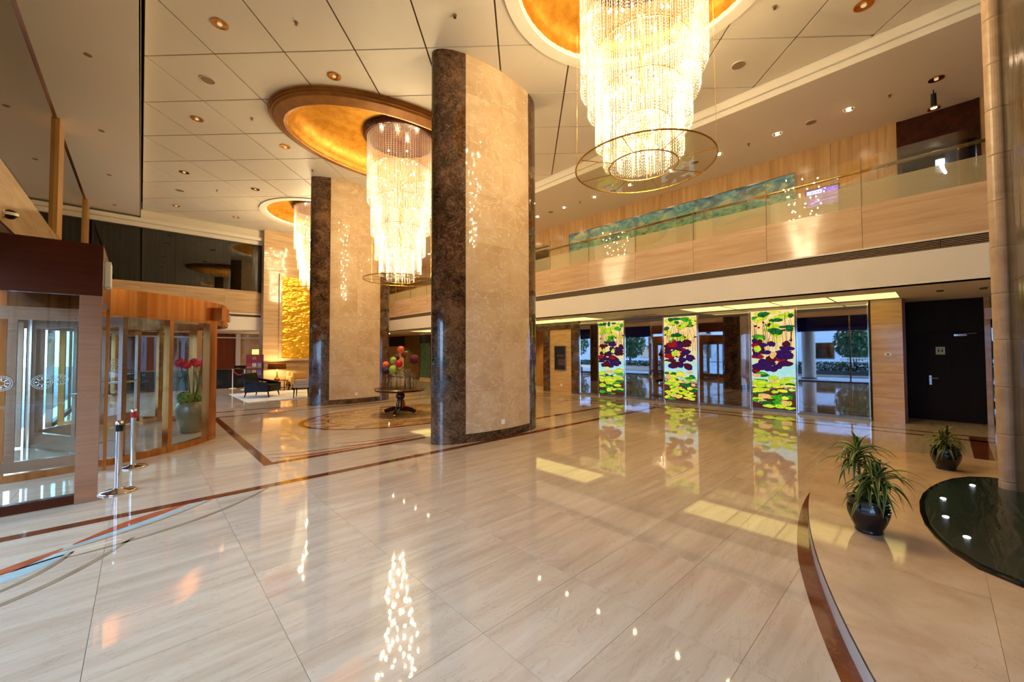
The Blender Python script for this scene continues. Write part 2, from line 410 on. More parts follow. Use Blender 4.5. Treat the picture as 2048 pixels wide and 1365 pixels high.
def slab_minus(poly, hole, z0, z1):
    """a flat slab over poly with the hole polygon cut out"""
    vs = [Vector(p) for p in poly]+[Vector(p) for p in hole]
    n = len(poly)
    r = delaunay_2d_cdt(vs, [], [list(range(n)), list(range(n, len(vs)))], 1, 1e-5)
    ov, ofc, src = r[0], r[2], r[5]
    keep = [f for f, s in zip(ofc, src) if 0 in s and 1 not in s]
    mb = MB()
    if not keep: return None
    k = len(ov); edges = {}
    for f in keep:
        for i in range(len(f)): edges[(f[i], f[(i+1) % len(f)])] = 1
    sides = [(a, b, b+k, a+k) for (a, b) in edges if (b, a) not in edges]
    mb.add([(p[0], p[1], z0) for p in ov]+[(p[0], p[1], z1) for p in ov],
           [tuple(reversed(f)) for f in keep]+[tuple(i+k for i in f) for f in keep]+sides)
    return mb

# ================================================================== THE SETTING
def structure(name, label, cat, mb=None, mat=None, bevel=0):
    o = mb.obj(name, mat, bevel=bevel) if mb else bpy.data.objects.new(name, None)
    if not mb: COL.objects.link(o)
    return tag(o, label, cat, None, 'structure')
XM, XF, XW = 12.6, 10.3, -1.45        # mirror wall, mezzanine front, street front
YB, YN, YE = 21.0, -7.0, 27.0         # back wall, wall behind the camera, far end
ZC, ZS, ZL, ZU = 7.2, 6.95, 2.85, 6.9

# ---- floor: grout bed, single tiles, inlays
floor = structure('floor', 'polished cream marble floor of large tiles with brown inlay bands', 'floor',
                  box(-1.75, YN, -0.3, 16.0, YE, -0.003), M_GROUT)
TX, TY = 0.845, 0.555
tiles = []
for i in range(-9, 18):
    for j in range(-16, 52):
        x0, y0 = -0.195+i*TX, 0.185+j*TY
        if x0+TX > 15 or x0 < -1.9 or y0 < YN or y0+TY > YE: continue
        u, v, z = project((x0+TX/2, y0+TY/2, 0))
        vis = z > 0.3 and -60 < u < 2110 and v < 1500
        tiles.append((0 if vis else 1, z if vis else 99+abs(y0), x0, y0))
tiles.sort()
g = 0.0012
tm = MB().box(g, g, -0.02, TX-g, TY-g, 0)
tile_mesh = None
for k, (a, b, x0, y0) in enumerate(tiles[:300]):
    if tile_mesh is None:
        o = tm.obj('tile', M_FLOOR, floor, (x0, y0, 0)); tile_mesh = o.data
    else: link('tile', tile_mesh, floor, (x0, y0, 0))
mb = MB()
for a, b, x0, y0 in tiles[300:]: mb.box(x0+g, y0+g, -0.02, x0+TX-g, y0+TY-g, 0)
mb.obj('far_tiles', M_FLOOR, floor, kind='stuff')
def inlay(name, poly, mat, z=0.0012): return MB().prism(poly, -0.004, z).obj(name, mat, floor)
def band(x0, y0, x1, y1): return inlay('inlay_band', [(x0, y0), (x1, y0), (x1, y1), (x0, y1)], M_BROWN)
band(-1.3, 5.62, 11.1, 5.76); band(1.34, 6.73, 11.1, 6.86); band(1.34, 6.86, 1.47, 12.5); band(1.34, 12.5, 11.1, 12.62)
band(-1.3, 13.55, 11.1, 13.68); band(11.1, -1.0, 11.23, 14); band(11.62, -1.0, 11.74, 14)
band(11.23, 5.62, 11.3, 5.7)
inlay('inlay_band', [(8.7, -0.36), (8.75, -0.56), (11.6, -0.62), (11.6, -0.4)], M_BROWN)
# oval medallion under the flower table
MX, MY = 5.05, 9.75
def oval_ring(a0, b0, a1, b1, z, mat, name):
    MB().ring([(0, -0.004), (a1-a0, -0.004), (a1-a0, z), (0, z)], 64, MX, MY, da=(a0, b0)).obj(name, mat, floor)
M_MED = streaks('medallion_marble', lin(176, 130, 74), lin(222, 186, 128), (1.6, 3.0, 3.0), 0.05, 2.0, lin(120, 74, 40), (2.5, 3.5, 2.5))
inlay('medallion_field', ellipse(MX, MY, 2.3, 1.6, 64), M_MED, 0.001)
oval_ring(2.3, 1.6, 2.42, 1.72, 0.0016, M_BROWN, 'medallion_border')
oval_ring(1.75, 1.15, 1.8, 1.2, 0.0016, M_BROWN, 'medallion_border')
for k in range(16):
    t = 2*PI*k/16
    p = [(MX+(1.82+0.46*s)*math.cos(t+w), MY+(1.22+0.36*s)*math.sin(t+w)) for s, w in ((0.05, 0), (0.4, 0.11), (0.95, 0.0), (0.4, -0.11))]
    inlay('medallion_leaf', p, M_RED if k % 2 else M_TAUPE, 0.0018)
inlay('medallion_centre', ellipse(MX, MY, 0.78, 0.62, 48), M_MED, 0.0019)
# sweeping ribbon inlay in front of the portal and inside the central frame
def bez(p0, p1, p2, p3, n=20):
    return [tuple((1-t)**3*a+3*(1-t)**2*t*b+3*(1-t)*t*t*c+t**3*d for a, b, c, d in zip(p0, p1, p2, p3)) for t in [i/n for i in range(n+1)]]
def ribbon(pts, w0, w1, mat, name='inlay_ribbon', z=0.0018):
    n = len(pts); lo, hi = [], []
    for i, p in enumerate(pts):
        q0, q1 = pts[max(i-1, 0)], pts[min(i+1, n-1)]
        dx, dy = q1[0]-q0[0], q1[1]-q0[1]; l = math.hypot(dx, dy) or 1; w = w0+(w1-w0)*math.sin(PI*i/(n-1))
        lo.append((p[0]+dy/l*w/2, p[1]-dx/l*w/2)); hi.append((p[0]-dy/l*w/2, p[1]+dx/l*w/2))
    m = MB(); vs = [(x, y, z) for x, y in lo]+[(x, y, z) for x, y in hi]+[(x, y, -0.004) for x, y in lo]+[(x, y, -0.004) for x, y in hi]
    fs = []
    for i in range(n-1):
        fs += [(i, i+1, n+i+1, n+i), (2*n+i+1, 2*n+i, 3*n+i, 3*n+i+1), (2*n+i, 2*n+i+1, i+1, i), (n+i, n+i+1, 3*n+i+1, 3*n+i)]
    m.add(vs, fs); m.obj(name, mat, floor)
ribbon(bez((-1.0, 4.08), (-0.55, 4.2), (-0.3, 4.45), (-0.02, 4.95)), 0.03, 0.055, M_TAUPE)
ribbon(bez((-0.95, 4.28), (-0.55, 4.5), (-0.45, 4.75), (-0.38, 4.95)), 0.02, 0.045, M_TAUPE)
ribbon(bez((-0.42, 4.83), (0.1, 4.85), (0.7, 5.05), (1.2, 5.66)), 0.02, 0.05, M_TAUPE)
ribbon(bez((-0.95, 4.55), (-0.6, 4.7), (-0.5, 4.9), (-0.42, 5.0)), 0.02, 0.16, M_BLUE)
ribbon(bez((-0.45, 5.06), (-0.1, 5.2), (0.2, 5.38), (0.55, 5.62)), 0.02, 0.1, M_BLUE)
ribbon(bez((-0.4, 5.12), (-0.1, 5.35), (0.1, 5.5), (0.4, 5.62)), 0.02, 0.15, M_RED)
ribbon(bez((-1.0, 4.72), (-0.75, 4.8), (-0.6, 4.95), (-0.45, 5.08)), 0.02, 0.12, M_RED)
ribbon(bez((-0.5, 5.0), (-0.1, 5.1), (0.3, 5.3), (0.62, 5.62)), 0.018, 0.03, M_TAUPE)
ribbon(bez((-0.95, 4.65), (-0.6, 4.9), (-0.3, 4.95), (-0.1, 4.98)), 0.02, 0.03, M_CREAM)
for sx, ox, oy in ((1, 1.5, 6.9), (1, 2.6, 6.95)):
    ribbon(bez((ox, oy+0.25), (ox+0.5, oy-0.05), (ox+0.9, oy+0.1), (ox+1.4, oy+0.02)), 0.03, 0.12, M_RED)
    ribbon(bez((ox, oy+0.55), (ox+0.4, oy+0.2), (ox+1.0, oy+0.3), (ox+1.7, oy+0.05)), 0.02, 0.03, M_BROWN)
for oy in (7.2, 8.2, 11.2):
    ribbon(bez((9.6, oy), (10.2, oy+0.35), (10.7, oy+0.2), (11.05, oy+0.9)), 0.02, 0.04, M_BROWN)
    ribbon(bez((11.05, oy), (10.6, oy+0.35), (10.2, oy+0.5), (9.9, oy+0.9)), 0.03, 0.12, M_RED)

# ---- main ceiling: 45-degree panels, three coffers
COFF = [('round', 5.2, 2.8, 2.05, 2.05), ('oval', 5.1, 9.85, 3.15, 2.05), ('round', 5.2, 17.1, 2.05, 2.05)]
ceiling = structure('ceiling', 'cream panelled lobby ceiling with diagonal joints and three gilded coffers', 'ceiling')
backing = [(-0.05, YN), (9.35, YN), (9.35, YE), (-0.05, YE)]
parts_y = [(YN, 6.3), (6.3, 13.5), (13.5, YE)]
for (ya, yb), (kd, cx, cy, a, b) in zip(parts_y, COFF):
    slab_minus([(-0.05, ya), (9.35, ya), (9.35, yb), (-0.05, yb)], ellipse(cx, cy, a-0.03, b-0.03), ZC+0.025, ZC+0.05).obj('ceiling_backing', M_JOINT, ceiling)
q = 2**0.5; GP, gap = 1.32, 0.014
for ia in range(-12, 24):
    for ib in range(-24, 12):
        a0, b0 = 7.02+ia*GP, -7.06+ib*GP
        pts = [((a+b)/q, (a-b)/q) for a, b in ((a0+gap, b0+gap), (a0+GP-gap, b0+gap), (a0+GP-gap, b0+GP-gap), (a0+gap, b0+GP-gap))]
        for c in ((-1, 0, 0.04), (1, 0, 9.33), (0, -1, -YN), (0, 1, 26.0)):
            pts = clip(pts, *c)
            if len(pts) < 3: break
        if len(pts) < 3 or abs(area(pts)) < 0.004: continue
        hit = None
        for kd, cx, cy, a, b in COFF:
            if min((((x-cx)/a)**2+((y-cy)/b)**2) for x, y in pts+[((pts[i-1][0]+pts[i][0])/2, (pts[i-1][1]+pts[i][1])/2) for i in range(len(pts))]) < 1.0: hit = (cx, cy, a, b)
        if hit:
            m = slab_minus(pts if area(pts) > 0 else pts[::-1], ellipse(*hit), ZC, ZC+0.02)
            if m: m.obj('ceiling_panel', M_CEIL, ceiling)
        else: MB().prism(pts, ZC, ZC+0.02).obj('ceiling_panel', M_CEIL, ceiling)
for kd, cx, cy, a, b in COFF:
    cof = MB(); cof.smooth = True
    if kd == 'round':
        rim = MB(); rim.ring([(-0.01, 7.17), (-0.23, 7.17), (-0.25, 7.19), (-0.25, 7.25), (-0.01, 7.25)], 72, cx, cy, da=(a, b))
        rim.obj('coffer_rim', M_WHITE, ceiling)
        cof.lathe([(-0.25, 7.24), (-0.25, 7.42), (-0.33, 7.52), (-0.55, 7.58), (-1.2, 7.62), (-a+0.001, 7.63)], 64, cx, cy, da=(a, b), cap=False)
    else:
        rim = MB()
        rim.ring([(0, 7.22), (0, 7.17), (-0.03, 7.17), (-0.03, 7.13), (-0.06, 7.13), (-0.06, 7.09), (-0.09, 7.09), (-0.11, 7.05), (-0.32, 6.98), (-0.36, 6.99), (-0.38, 7.03), (-0.38, 7.22)], 96, cx, cy, da=(a, b))
        rim.obj('coffer_rim', M_GOLDRIM, ceiling)
        cof.lathe([(-0.375, 7.02), (-0.42, 7.02), (-0.42, 7.10), (-0.5, 7.12), (-0.56, 7.26), (-0.68, 7.40), (-0.95, 7.50), (-1.4, 7.54), (-b+0.001, 7.55)], 96, cx, cy, da=(a, b), cap=False)
    cof.obj('coffer_dome', M_GOLD, ceiling)
structure('roof', 'unseen slab added to shut sky light out of the lobby above its ceilings', 'roof', box(-7.6, YN-0.3, 8.1, 15, YE+0.3, 8.3), M_JOINT)  # out of view, added to block sky light above the ceilings

# ---- low left ceiling beside the street front
cl = structure('ceiling_left', 'plain lower plaster ceiling strip along the street-front glass', 'ceiling', box(XW-0.1, YN, ZS, -0.09, YB+0.1, ZS+0.05), M_WHITE)
box(-0.11, YN, ZS, -0.09, YB-0.1, 7.5).obj('ceiling_edge', M_WHITE, cl)

# ---- mezzanine side
trim = structure('trim_1', 'stepped white beam between main ceiling and mezzanine ceiling', 'beam')
box(9.35, YN, ZU+0.12, 9.40, YE, 7.5).obj('upper_step', M_WHITE, trim)
box(9.42, YN, ZU-0.005, 9.62, YE, ZU+0.13).obj('lower_step', M_WHITE, trim)
structure('ceiling_mezzanine', 'plain cream ceiling above the mezzanine gallery', 'ceiling', box(9.62, YN, ZU, 16, YE, ZU+0.05), M_WHITE)
mez = structure('mezzanine', 'mezzanine gallery with pale marble front, dark air slot and white band below', 'balcony')
box(XF+0.02, YN, ZL+0.13, 14.6, YE, ZL+0.16).obj('slab_underside_bed', M_JOINT, mez)
box(XF+0.05, YN, 4.22, 14.6, YE, 4.32).obj('gallery_floor', M_GREYP, mez)
box(XF, YN, ZL, XF+0.12, YE, 3.46).obj('white_band', M_WHITE, mez)
box(XF-0.01, YN, 3.63, XF+0.08, YE, 3.66).obj('slot_lip', M_WHITE, mez)
box(XF+0.08, YN, 3.44, XF+0.12, YE, 3.66).obj('slot_back', M_JOINT, mez)
y = 0.93-5*1.63
while y < YE-0.2:
    box(XF, max(y+0.003, YN), 3.662, XF+0.06, min(y+1.627, YE), 4.5).obj('marble_panel', M_TRAV, mez)
    y += 1.63
ys = [YN+2.3*k for k in range(15)]
for z in (3.475, 3.505, 3.535, 3.565, 3.595):
    for ya in ys:
        yb = min(ya+2.29, YE)
        MB().box(XF+0.015, ya, z, XF+0.075, yb, z+0.012).obj('grille_slat', M_GREYP, mez)

# lower ceiling under the mezzanine with light-box openings
low = structure('ceiling_lower', 'plain lower ceiling under the mezzanine with long recessed light boxes', 'ceiling')
LB = [(0.5, 5.0), (8.3, 12.8), (16.1, 20.6)]
LX0, LX1 = 11.2, 12.45
box(XF, YN, ZL, LX0, YE, ZL+0.02).obj('soffit_board', M_WHITE, low)
box(LX1, YN, ZL, 16.0, YE, ZL+0.02).obj('soffit_board', M_WHITE, low)
prev = YN
for a, b in LB+[(YE, YE)]:
    box(LX0, prev, ZL, LX1, a, ZL+0.02).obj('soffit_board', M_WHITE, low); prev = b
for i, (a, b) in enumerate(LB):
    t = thing('ceiling_light_box', ['long recessed ceiling light box nearest the dark door, glowing yellow in four panes', 'recessed yellow ceiling light box above the dark marble portal', 'recessed yellow ceiling light box farthest along the gallery'][i], 'ceiling light', ((LX0+LX1)/2, (a+b)/2, ZL), 0, 'yellow light boxes in the lower ceiling')
    h, w = (b-a)/2, (LX1-LX0)/2
    f = MB(); f.box(-w, -h, 0, -w+0.02, h, 0.1); f.box(w-0.02, -h, 0, w, h, 0.1); f.box(-w, -h, 0, w, -h+0.02, 0.1); f.box(-w, h-0.02, 0, w, h, 0.1)
    f.obj('frame', M_WHITE, t)
    for k in range(4):
        ya = -h+0.02+k*(2*h-0.04)/4; MB().box(-w+0.02, ya+0.015, 0.004, w-0.02, ya+(2*h-0.04)/4-0.015, 0.02).obj('glowing_pane', M_PANELGLOW, t)
    for k in range(1, 4):
        ya = -h+0.02+k*(2*h-0.04)/4; MB().box(-w+0.02, ya-0.015, -0.004, w-0.02, ya+0.015, 0.06).obj('divider', M_GOLDRIM, t)

# upper gallery wall
uw = structure('wall_gallery', 'upper gallery wall of tall honey-coloured stone sheets', 'wall')
y = 0.5
while y < 11.1:
    box(XM, y+0.003, 4.32, XM+0.2, min(y+1.2, 11.1)-0.003, ZU).obj('stone_sheet', M_VERT, uw); y += 1.2
box(XM+0.2, 0.5, 4.32, XM+0.25, 11.1, ZU).obj('wall_backing', M_JOINT, uw)
box(XM, 11.1, 4.32, XM+0.25, 11.12, ZU).obj('wall_corner', M_WOOD, uw)
box(XM, 11.12, 6.2, XM+0.25, 13.2, ZU).obj('stone_sheet', M_VERT, uw)
box(XM, 13.2, 4.32, XM+0.25, YE, ZU).obj('stone_sheet', M_VERT, uw)
box(15.5, 10.5, 4.32, 15.6, 14, 6.3).obj('side_room_wall', M_VERT, uw)
box(XM+0.25, 10.5, 6.15, 15.6, 14, 6.2).obj('side_room_ceiling', M_WHITE, uw)
box(XM, YN, 4.32, XM+0.25, -0.74, ZU).obj('stone_sheet', M_VERT, uw)
dw = structure('door_2', 'dark timber lined opening off the gallery with a lit room beyond', 'doorway')
box(XM-0.02, 0.44, 4.32, XM+0.4, 0.5, ZU).obj('jamb', M_MAHOG, dw)
box(XM-0.02, -0.74, 4.32, XM+0.4, -0.68, ZU).obj('jamb', M_MAHOG, dw)
box(XM+0.0, -0.68, 6.1, XM+0.4, 0.44, ZU).obj('header_panel', M_MAHOG, dw)
box(15.2, -2.2, 4.32, 15.3, 2, 6.6).obj('room_wall', M_BLACK, dw)
box(XM+0.4, -2.2, 6.3, 15.3, 2, 6.35).obj('room_ceiling', M_DARKWOOD, dw)
box(14.6, -2.2, 4.22, 15.3, 2, 4.32).obj('room_floor', M_BLACK, dw)
box(14.9, -0.35, 4.32, 15.0, -0.05, 6.1).obj('room_curtain', M_CURTAIN, dw)
box(14.9, 0.2, 4.32, 15.0, 0.5, 6.1).obj('room_curtain', M_CURTAIN, dw)

# ---- right wall, ground floor
wr = structure('wall_right', 'ground-floor right wall with honey stone piers and stone sill under mirrors', 'wall')
box(XM+0.05, 1.03, 0, XM+0.2, 9.56, ZL).obj('wall_backing', M_JOINT, wr)
for z0 in range(5):
    za, zb = z0*0.57, min((z0+1)*0.57, ZL)
    box(XM, 0.5, za+0.002, 14.0, 1.03, zb-0.002).obj('pier_block', M_PIL, wr)
box(XM-0.0, 1.06, 0, XM+0.05, 9.54, 0.075).obj('sill', M_STEEL, wr)
box(XM-0.0, 1.06, 2.78, XM+0.05, 9.54, ZL).obj('head_rail', M_STEEL, wr)
# the door recess
box(14.0, -7, 0, 14.2, 0.5, ZL).obj('recess_wall', M_PIL, wr)
box(13.72, -1.35, 0, 14.0, -0.98, ZL).obj('pier_block', M_PIL, wr)
box(13.75, -0.97, 0, 13.8, -0.86, ZL).obj('mirror_strip', M_MIRROR, wr)
box(13.76, -0.85, 0, 14.0, -0.76, ZL).obj('pier_block', M_PIL, wr)
box(13.74, -0.89, 2.35, 13.78, -0.77, 2.6).obj('wall_plate', M_WHITE, wr)
box(12.84, 0.46, 0, 12.98, 0.5, ZL).obj('edge_trim', M_REDWOOD, wr)
box(13.0, 0.46, 0, 13.7, 0.495, ZL).obj('mirror_strip', M_MIRROR, wr)
box(13.72, YN, 0, 14.0, -1.36, ZL).obj('pier_block', M_PIL, wr)
# portal in dark marble further along
pt = structure('door_3', 'dark brown marble portal framing a pale stone panel and a timber-lined opening', 'doorway')
def emp_post(y0, y1, n=4, z1=2.58):
    for k in range(n): box(XM-0.06, y0, k*z1/n+0.001, XM+0.25, y1, (k+1)*z1/n-0.001).obj('portal_block', M_EMP, pt)
emp_post(9.56, 9.94); emp_post(11.12, 11.45); emp_post(13.2, 13.5)
for k in range(5): box(XM-0.06, 9.56+k*0.788+0.001, 2.58, XM+0.25, 9.56+(k+1)*0.788-0.001, ZL).obj('portal_block', M_EMP, pt)
for k in range(4): box(XM, 9.94, k*0.645+0.001, XM+0.2, 11.12, (k+1)*0.645-0.001).obj('pale_panel', M_PIL, pt)
box(14.3, 9.0, 0, 14.4, 16, ZL).obj('timber_wall', M_WOOD, pt)
for k in range(6): box(14.26, 10.0+k*0.75, 0, 14.3, 10.73+k*0.75, 2.6).obj('timber_panel', M_WOOD, pt)
box(XM+0.2, 13.5, 0, 14.4, 13.6, ZL).obj('timber_wall', M_WOOD, pt)
wf = structure('wall_right_far', 'far stretch of the right wall with stone pier beyond the portal', 'wall')
box(XM+0.05, 13.6, 0, XM+0.2, YE, ZL).obj('wall_backing', M_JOINT, wf)
for k in range(5): box(XM, 19.9, k*0.57+0.002, XM+0.06, 20.5, min((k+1)*0.57, ZL)-0.002).obj('pier_block', M_PIL, wf)
box(XM, 13.5, 2.72, XM+0.05, 19.9, ZL).obj('head_rail', M_TRAV, wf)
box(XM, 20.5, 2.72, XM+0.05, YE, ZL).obj('head_rail', M_TRAV, wf)

# ---- far end, back wall, reception
structure('wall_end', 'far end wall of the lobby beyond the columns', 'wall', box(8.85, YE, 0, 16, YE+0.2, 8.1), M_TRAV_X)
structure('wall_reception', 'outer wall closing the reception room and gallery room at the back left', 'wall', box(-1.75, 26, 0, 8.85, 26.2, 8.1), M_PIL)
structure('wall_behind', 'wall behind the viewpoint closing the lobby', 'wall', box(-7.6, YN-0.2, 0, 16, YN, 8.1), M_PIL)
structure('wall_outer', 'outer wall behind the gallery and the service door', 'wall', box(16, YN, 0, 16.2, YE, 8.1), M_PIL)
gw = structure('wall_back', 'back wall of polished banded stone around the gold relief', 'wall')
GY = 20.5
for k in range(12):
    za, zb = k*0.6, (k+1)*0.6-0.002
    box(3.97, GY, za, 5.4, GY+0.25, zb).obj('stone_course', M_TRAV_X, gw)
    box(5.402, GY, za, 7.2, GY+0.25, zb).obj('stone_course', M_TRAV_X, gw)
    box(7.202, GY, za, 8.8, GY+0.25, zb).obj('stone_course', M_TRAV_X, gw)
box(3.972, GY+0.252, 0, 4.2, YB+0.3, 8).obj('return_wall', M_TRAV, gw)
box(8.8, GY, 0, 9.05, YE, 8).obj('side_wall', M_TRAV, gw)
bw = structure('wall_back_left', 'banded stone spandrel over the reception opening with white bulkhead', 'wall')
for k in range(4): box(-1.4+k*1.34, YB, 3.42, -1.4+(k+1)*1.34-0.003, YB+0.2, 4.43).obj('marble_panel', M_TRAV_X, bw)
box(-1.45, YB+0.05, 3.26, 3.97, YB+0.2, 3.42).obj('shadow_gap', M_JOINT, bw)
box(-1.45, YB-0.02, 3.36, 3.97, YB+0.2, 3.42).obj('stone_lip', M_WHITE, bw)
box(-1.45, YB, 2.68, 3.97, YB+0.2, 3.26).obj('bulkhead', M_WHITE, bw)
box(-1.45, YB+0.2, 2.66, 6.4, 26, 2.7).obj('reception_ceiling', M_WHITE, bw)
box(6.2, YB, 0, 6.4, 26, 2.68).obj('reception_side_wall', M_WHITE, bw)
for k in range(6): box(-1.5+k*0.86, 25.5, 0, -1.503+(k+1)*0.86, 25.6, 2.7).obj('timber_panel', M_REDWOOD, bw)
box(3.88, 25.45, 0, 6.2, 25.6, 2.7).obj('reception_wall', M_LIGHT, bw)
box(3.68, 25.3, 0, 3.88, 25.6, 2.7).obj('white_pier', M_WHITE, bw)
box(-1.5, 25.28, 2.42, 6.2, 25.36, 2.48).obj('white_rail', M_WHITE, bw)
# dark gallery window over the reception
w1 = structure('window_1', 'wide dark gallery window with drawn dark curtains over the reception opening', 'window')
box(-1.45, YB+0.02, 4.43, 3.9, YB+0.05, 6.55).obj('glass_pane', M_DARKGLASS, w1)
box(3.84, YB-0.04, 4.38, 3.97, YB+0.1, 6.6).obj('frame', M_BLACK, w1)
mb = MB(); n = 110
vs = []; fs = []
for i in range(n+1):
    x = -1.4+5.3*i/n; dy = 0.05*math.sin(i*1.9)+0.02*math.sin(i*0.7)
    vs += [(x, YB+0.55+dy, 4.4), (x, YB+0.55+dy, 6.6), (x, YB+0.57+dy, 4.4), (x, YB+0.57+dy, 6.6)]
    if i: b = 4*i; fs += [(b-4, b, b+1, b-3), (b+2, b-2, b-1, b+3), (b-3, b+1, b+3, b-1), (b-4, b-2, b+2, b)]
mb.add(vs, fs); mb.smooth = True; mb.obj('curtain', M_CURTAIN, w1)
box(-1.45, YB+0.8, 4.3, 4, YB+0.9, 6.8).obj('room_back', M_BLACK, w1)
box(0.95, YB-0.01, 4.43, 0.97, YB+0.02, 6.55).obj('pane_joint', M_BLACK, w1)
bt = structure('trim_2', 'white stepped cornice above the back wall', 'cornice')
box(-1.45, YB-0.25, 6.72, 9.35, YB+0.2, 6.86).obj('lower_step', M_WHITE, bt)
box(-1.45, YB-0.05, 6.56, 9.35, YB+0.2, 6.72).obj('fillet', M_CEIL, bt)
box(-0.09, YB-0.12, 6.86, 9.35, YB+0.2, 7.5).obj('upper_step', M_CEIL, bt)

# ---- left street front
lf = structure('wall_left', 'street-front wall with banded stone spandrel between lower and upper glazing', 'wall')
y = YN
while y < 20.9:
    box(XW-0.12, y+0.003, 3.5, XW, min(y+1.5, YB), 4.33).obj('stone_panel', M_TRAV, lf); y += 1.5
box(XW-0.3, YN, 2.95, XW-0.13, YE, 8.1).obj('wall_core', M_JOINT, lf)
w2 = structure('window_2', 'tall bronze-tinted upper glazing with slim timber mullions on the street front', 'window')
my = [13.6, 20.0, 7.2, 0.8, -5.6]
for a, b in ((YN, -5.6), (-5.6, 0.8), (0.8, 7.2), (7.2, 13.6), (13.6, 20.0), (20.0, YB)):
    box(XW-0.06, a+0.003, 4.33, XW-0.03, b-0.003, ZS).obj('glass_pane', M_UPGLASS, w2)
for m in my: box(XW-0.03, m-0.25, 4.33, XW+0.035, m+0.5, ZS).obj('mullion', M_WOOD, w2)
box(XW-0.03, YN, 6.91, XW+0.0, YB, ZS).obj('head_trim', M_BRONZE, w2)
w3 = structure('window_3', 'full-height street-front glazing with dark blue blinds at the top', 'window')
M_BLIND = shade_mat('blue_blind', lin(24, 34, 110), 0.55)
segs = [(-7, -3.6), (-3.6, -0.2), (-0.2, 3.0), (3.0, 6.4), (13.9, 17.2), (17.2, 20.9)]
for a, b in segs:
    box(XW-0.05, a+0.03, 0.03, XW-0.03, b-0.03, 3.5).obj('glass_pane', M_GLASS, w3)
    box(XW-0.07, a-0.03, 0, XW-0.01, a+0.03, 3.5).obj('mullion', M_STEEL, w3)
    box(XW-0.12, a+0.02, 2.72, XW-0.10, b-0.02, 3.5).obj('roller_blind', M_BLIND, w3)
box(XW-0.08, YN, 0, XW, 6.4, 0.06).obj('floor_rail', M_BLACK, w3)
box(XW-0.08, 13.8, 0, XW, 20.9, 0.06).obj('floor_rail', M_BLACK, w3)
box(XW-0.3, 20.9, 0, XW, 26, 3.5).obj('end_pier', M_PIL, w3)

# ================================================================== COLUMNS
def column(cy, label):
    t = thing('column', label, 'column', (5.15, cy, 0), 0, 'oval marble columns')
    A, B, t0 = 1.30, 0.45, math.acos(0.635)
    def piece(a0, a1, z0, z1, mat, name, off=0.0, n=14, cap=False):
        m = MB(); m.smooth = False
        m.ring([(off, z0), (off, z1), (off-0.06, z1), (off-0.06, z0)], n, 0, 0, a0, a1, da=(A, B))
        m.obj(name, mat, t)
    H = ZC+0.2; nc = 8; hh = H/nc; e = 0.0009
    for k in range(nc):
        za, zb = k*hh+e, (k+1)*hh-e
        for c in (0, PI): piece(c-t0+e, c+t0-e, za, zb, M_EMP, 'dark_panel', 0.012, 22)
    z = 0.16; k = 0
    for a0, a1 in ((t0, PI-t0), (PI+t0, 2*PI-t0)):
        piece(a0, a1, 0, 0.158, M_EMP, 'skirting', 0.006, 16)
        mid = (a0+a1)/2
        for i in range(nc):
            za, zb = max(i*hh, 0.16)+e, (i+1)*hh-e
            for b0, b1 in ((a0, mid), (mid, a1)): piece(b0+e/3, b1-e/3, za, zb, M_LIGHT, 'beige_panel', 0, 10)
    MB().prism(ellipse(0, 0, A-0.05, B-0.05, 40), 0, H).obj('core', M_JOINT, t)
    MB().box(-0.06, -B-0.012, 0.26, 0.03, -B+0.03, 0.345).obj('socket_plate', M_PLASTIC, t)
column(6.2, 'nearest oval column with dark brown marble ends and beige marble face')
column(13.35, 'farther oval column of dark and beige marble, behind the flower table')

# ================================================================== CHANDELIERS
def strand_tier(m, R0, z_top, z_b0, drop, th0, count, step=0.046, r=0.0075, jit=0.0):
    for i in range(count):
        th = 2*PI*i/count; ph = ((th-th0) % (2*PI))/(2*PI)
        zb = z_b0-drop*ph+rnd.uniform(-jit, jit)
        x, y = R0*math.cos(th), R0*math.sin(th)
        n = max(1, int((z_top-zb)/step)); st = (z_top-zb)/n
        vs = []; fs = []
        cx, sx = math.cos(th), math.sin(th)
        for k in range(n):
            za = z_top-k*st; zm = za-st*0.5; b = len(vs)
            vs += [(x, y, za), (x+r*cx, y+r*sx, zm), (x-r*sx, y+r*cx, zm), (x-r*cx, y-r*sx, zm), (x+r*sx, y-r*cx, zm)]
            nb = b+5
            if k == n-1: vs.append((x, y, zb))
            fs += [(b, b+1, b+2), (b, b+2, b+3), (b, b+3, b+4), (b, b+4, b+1), (nb, b+2, b+1), (nb, b+3, b+2), (nb, b+4, b+3), (nb, b+1, b+4)]
        m.add(vs, fs)
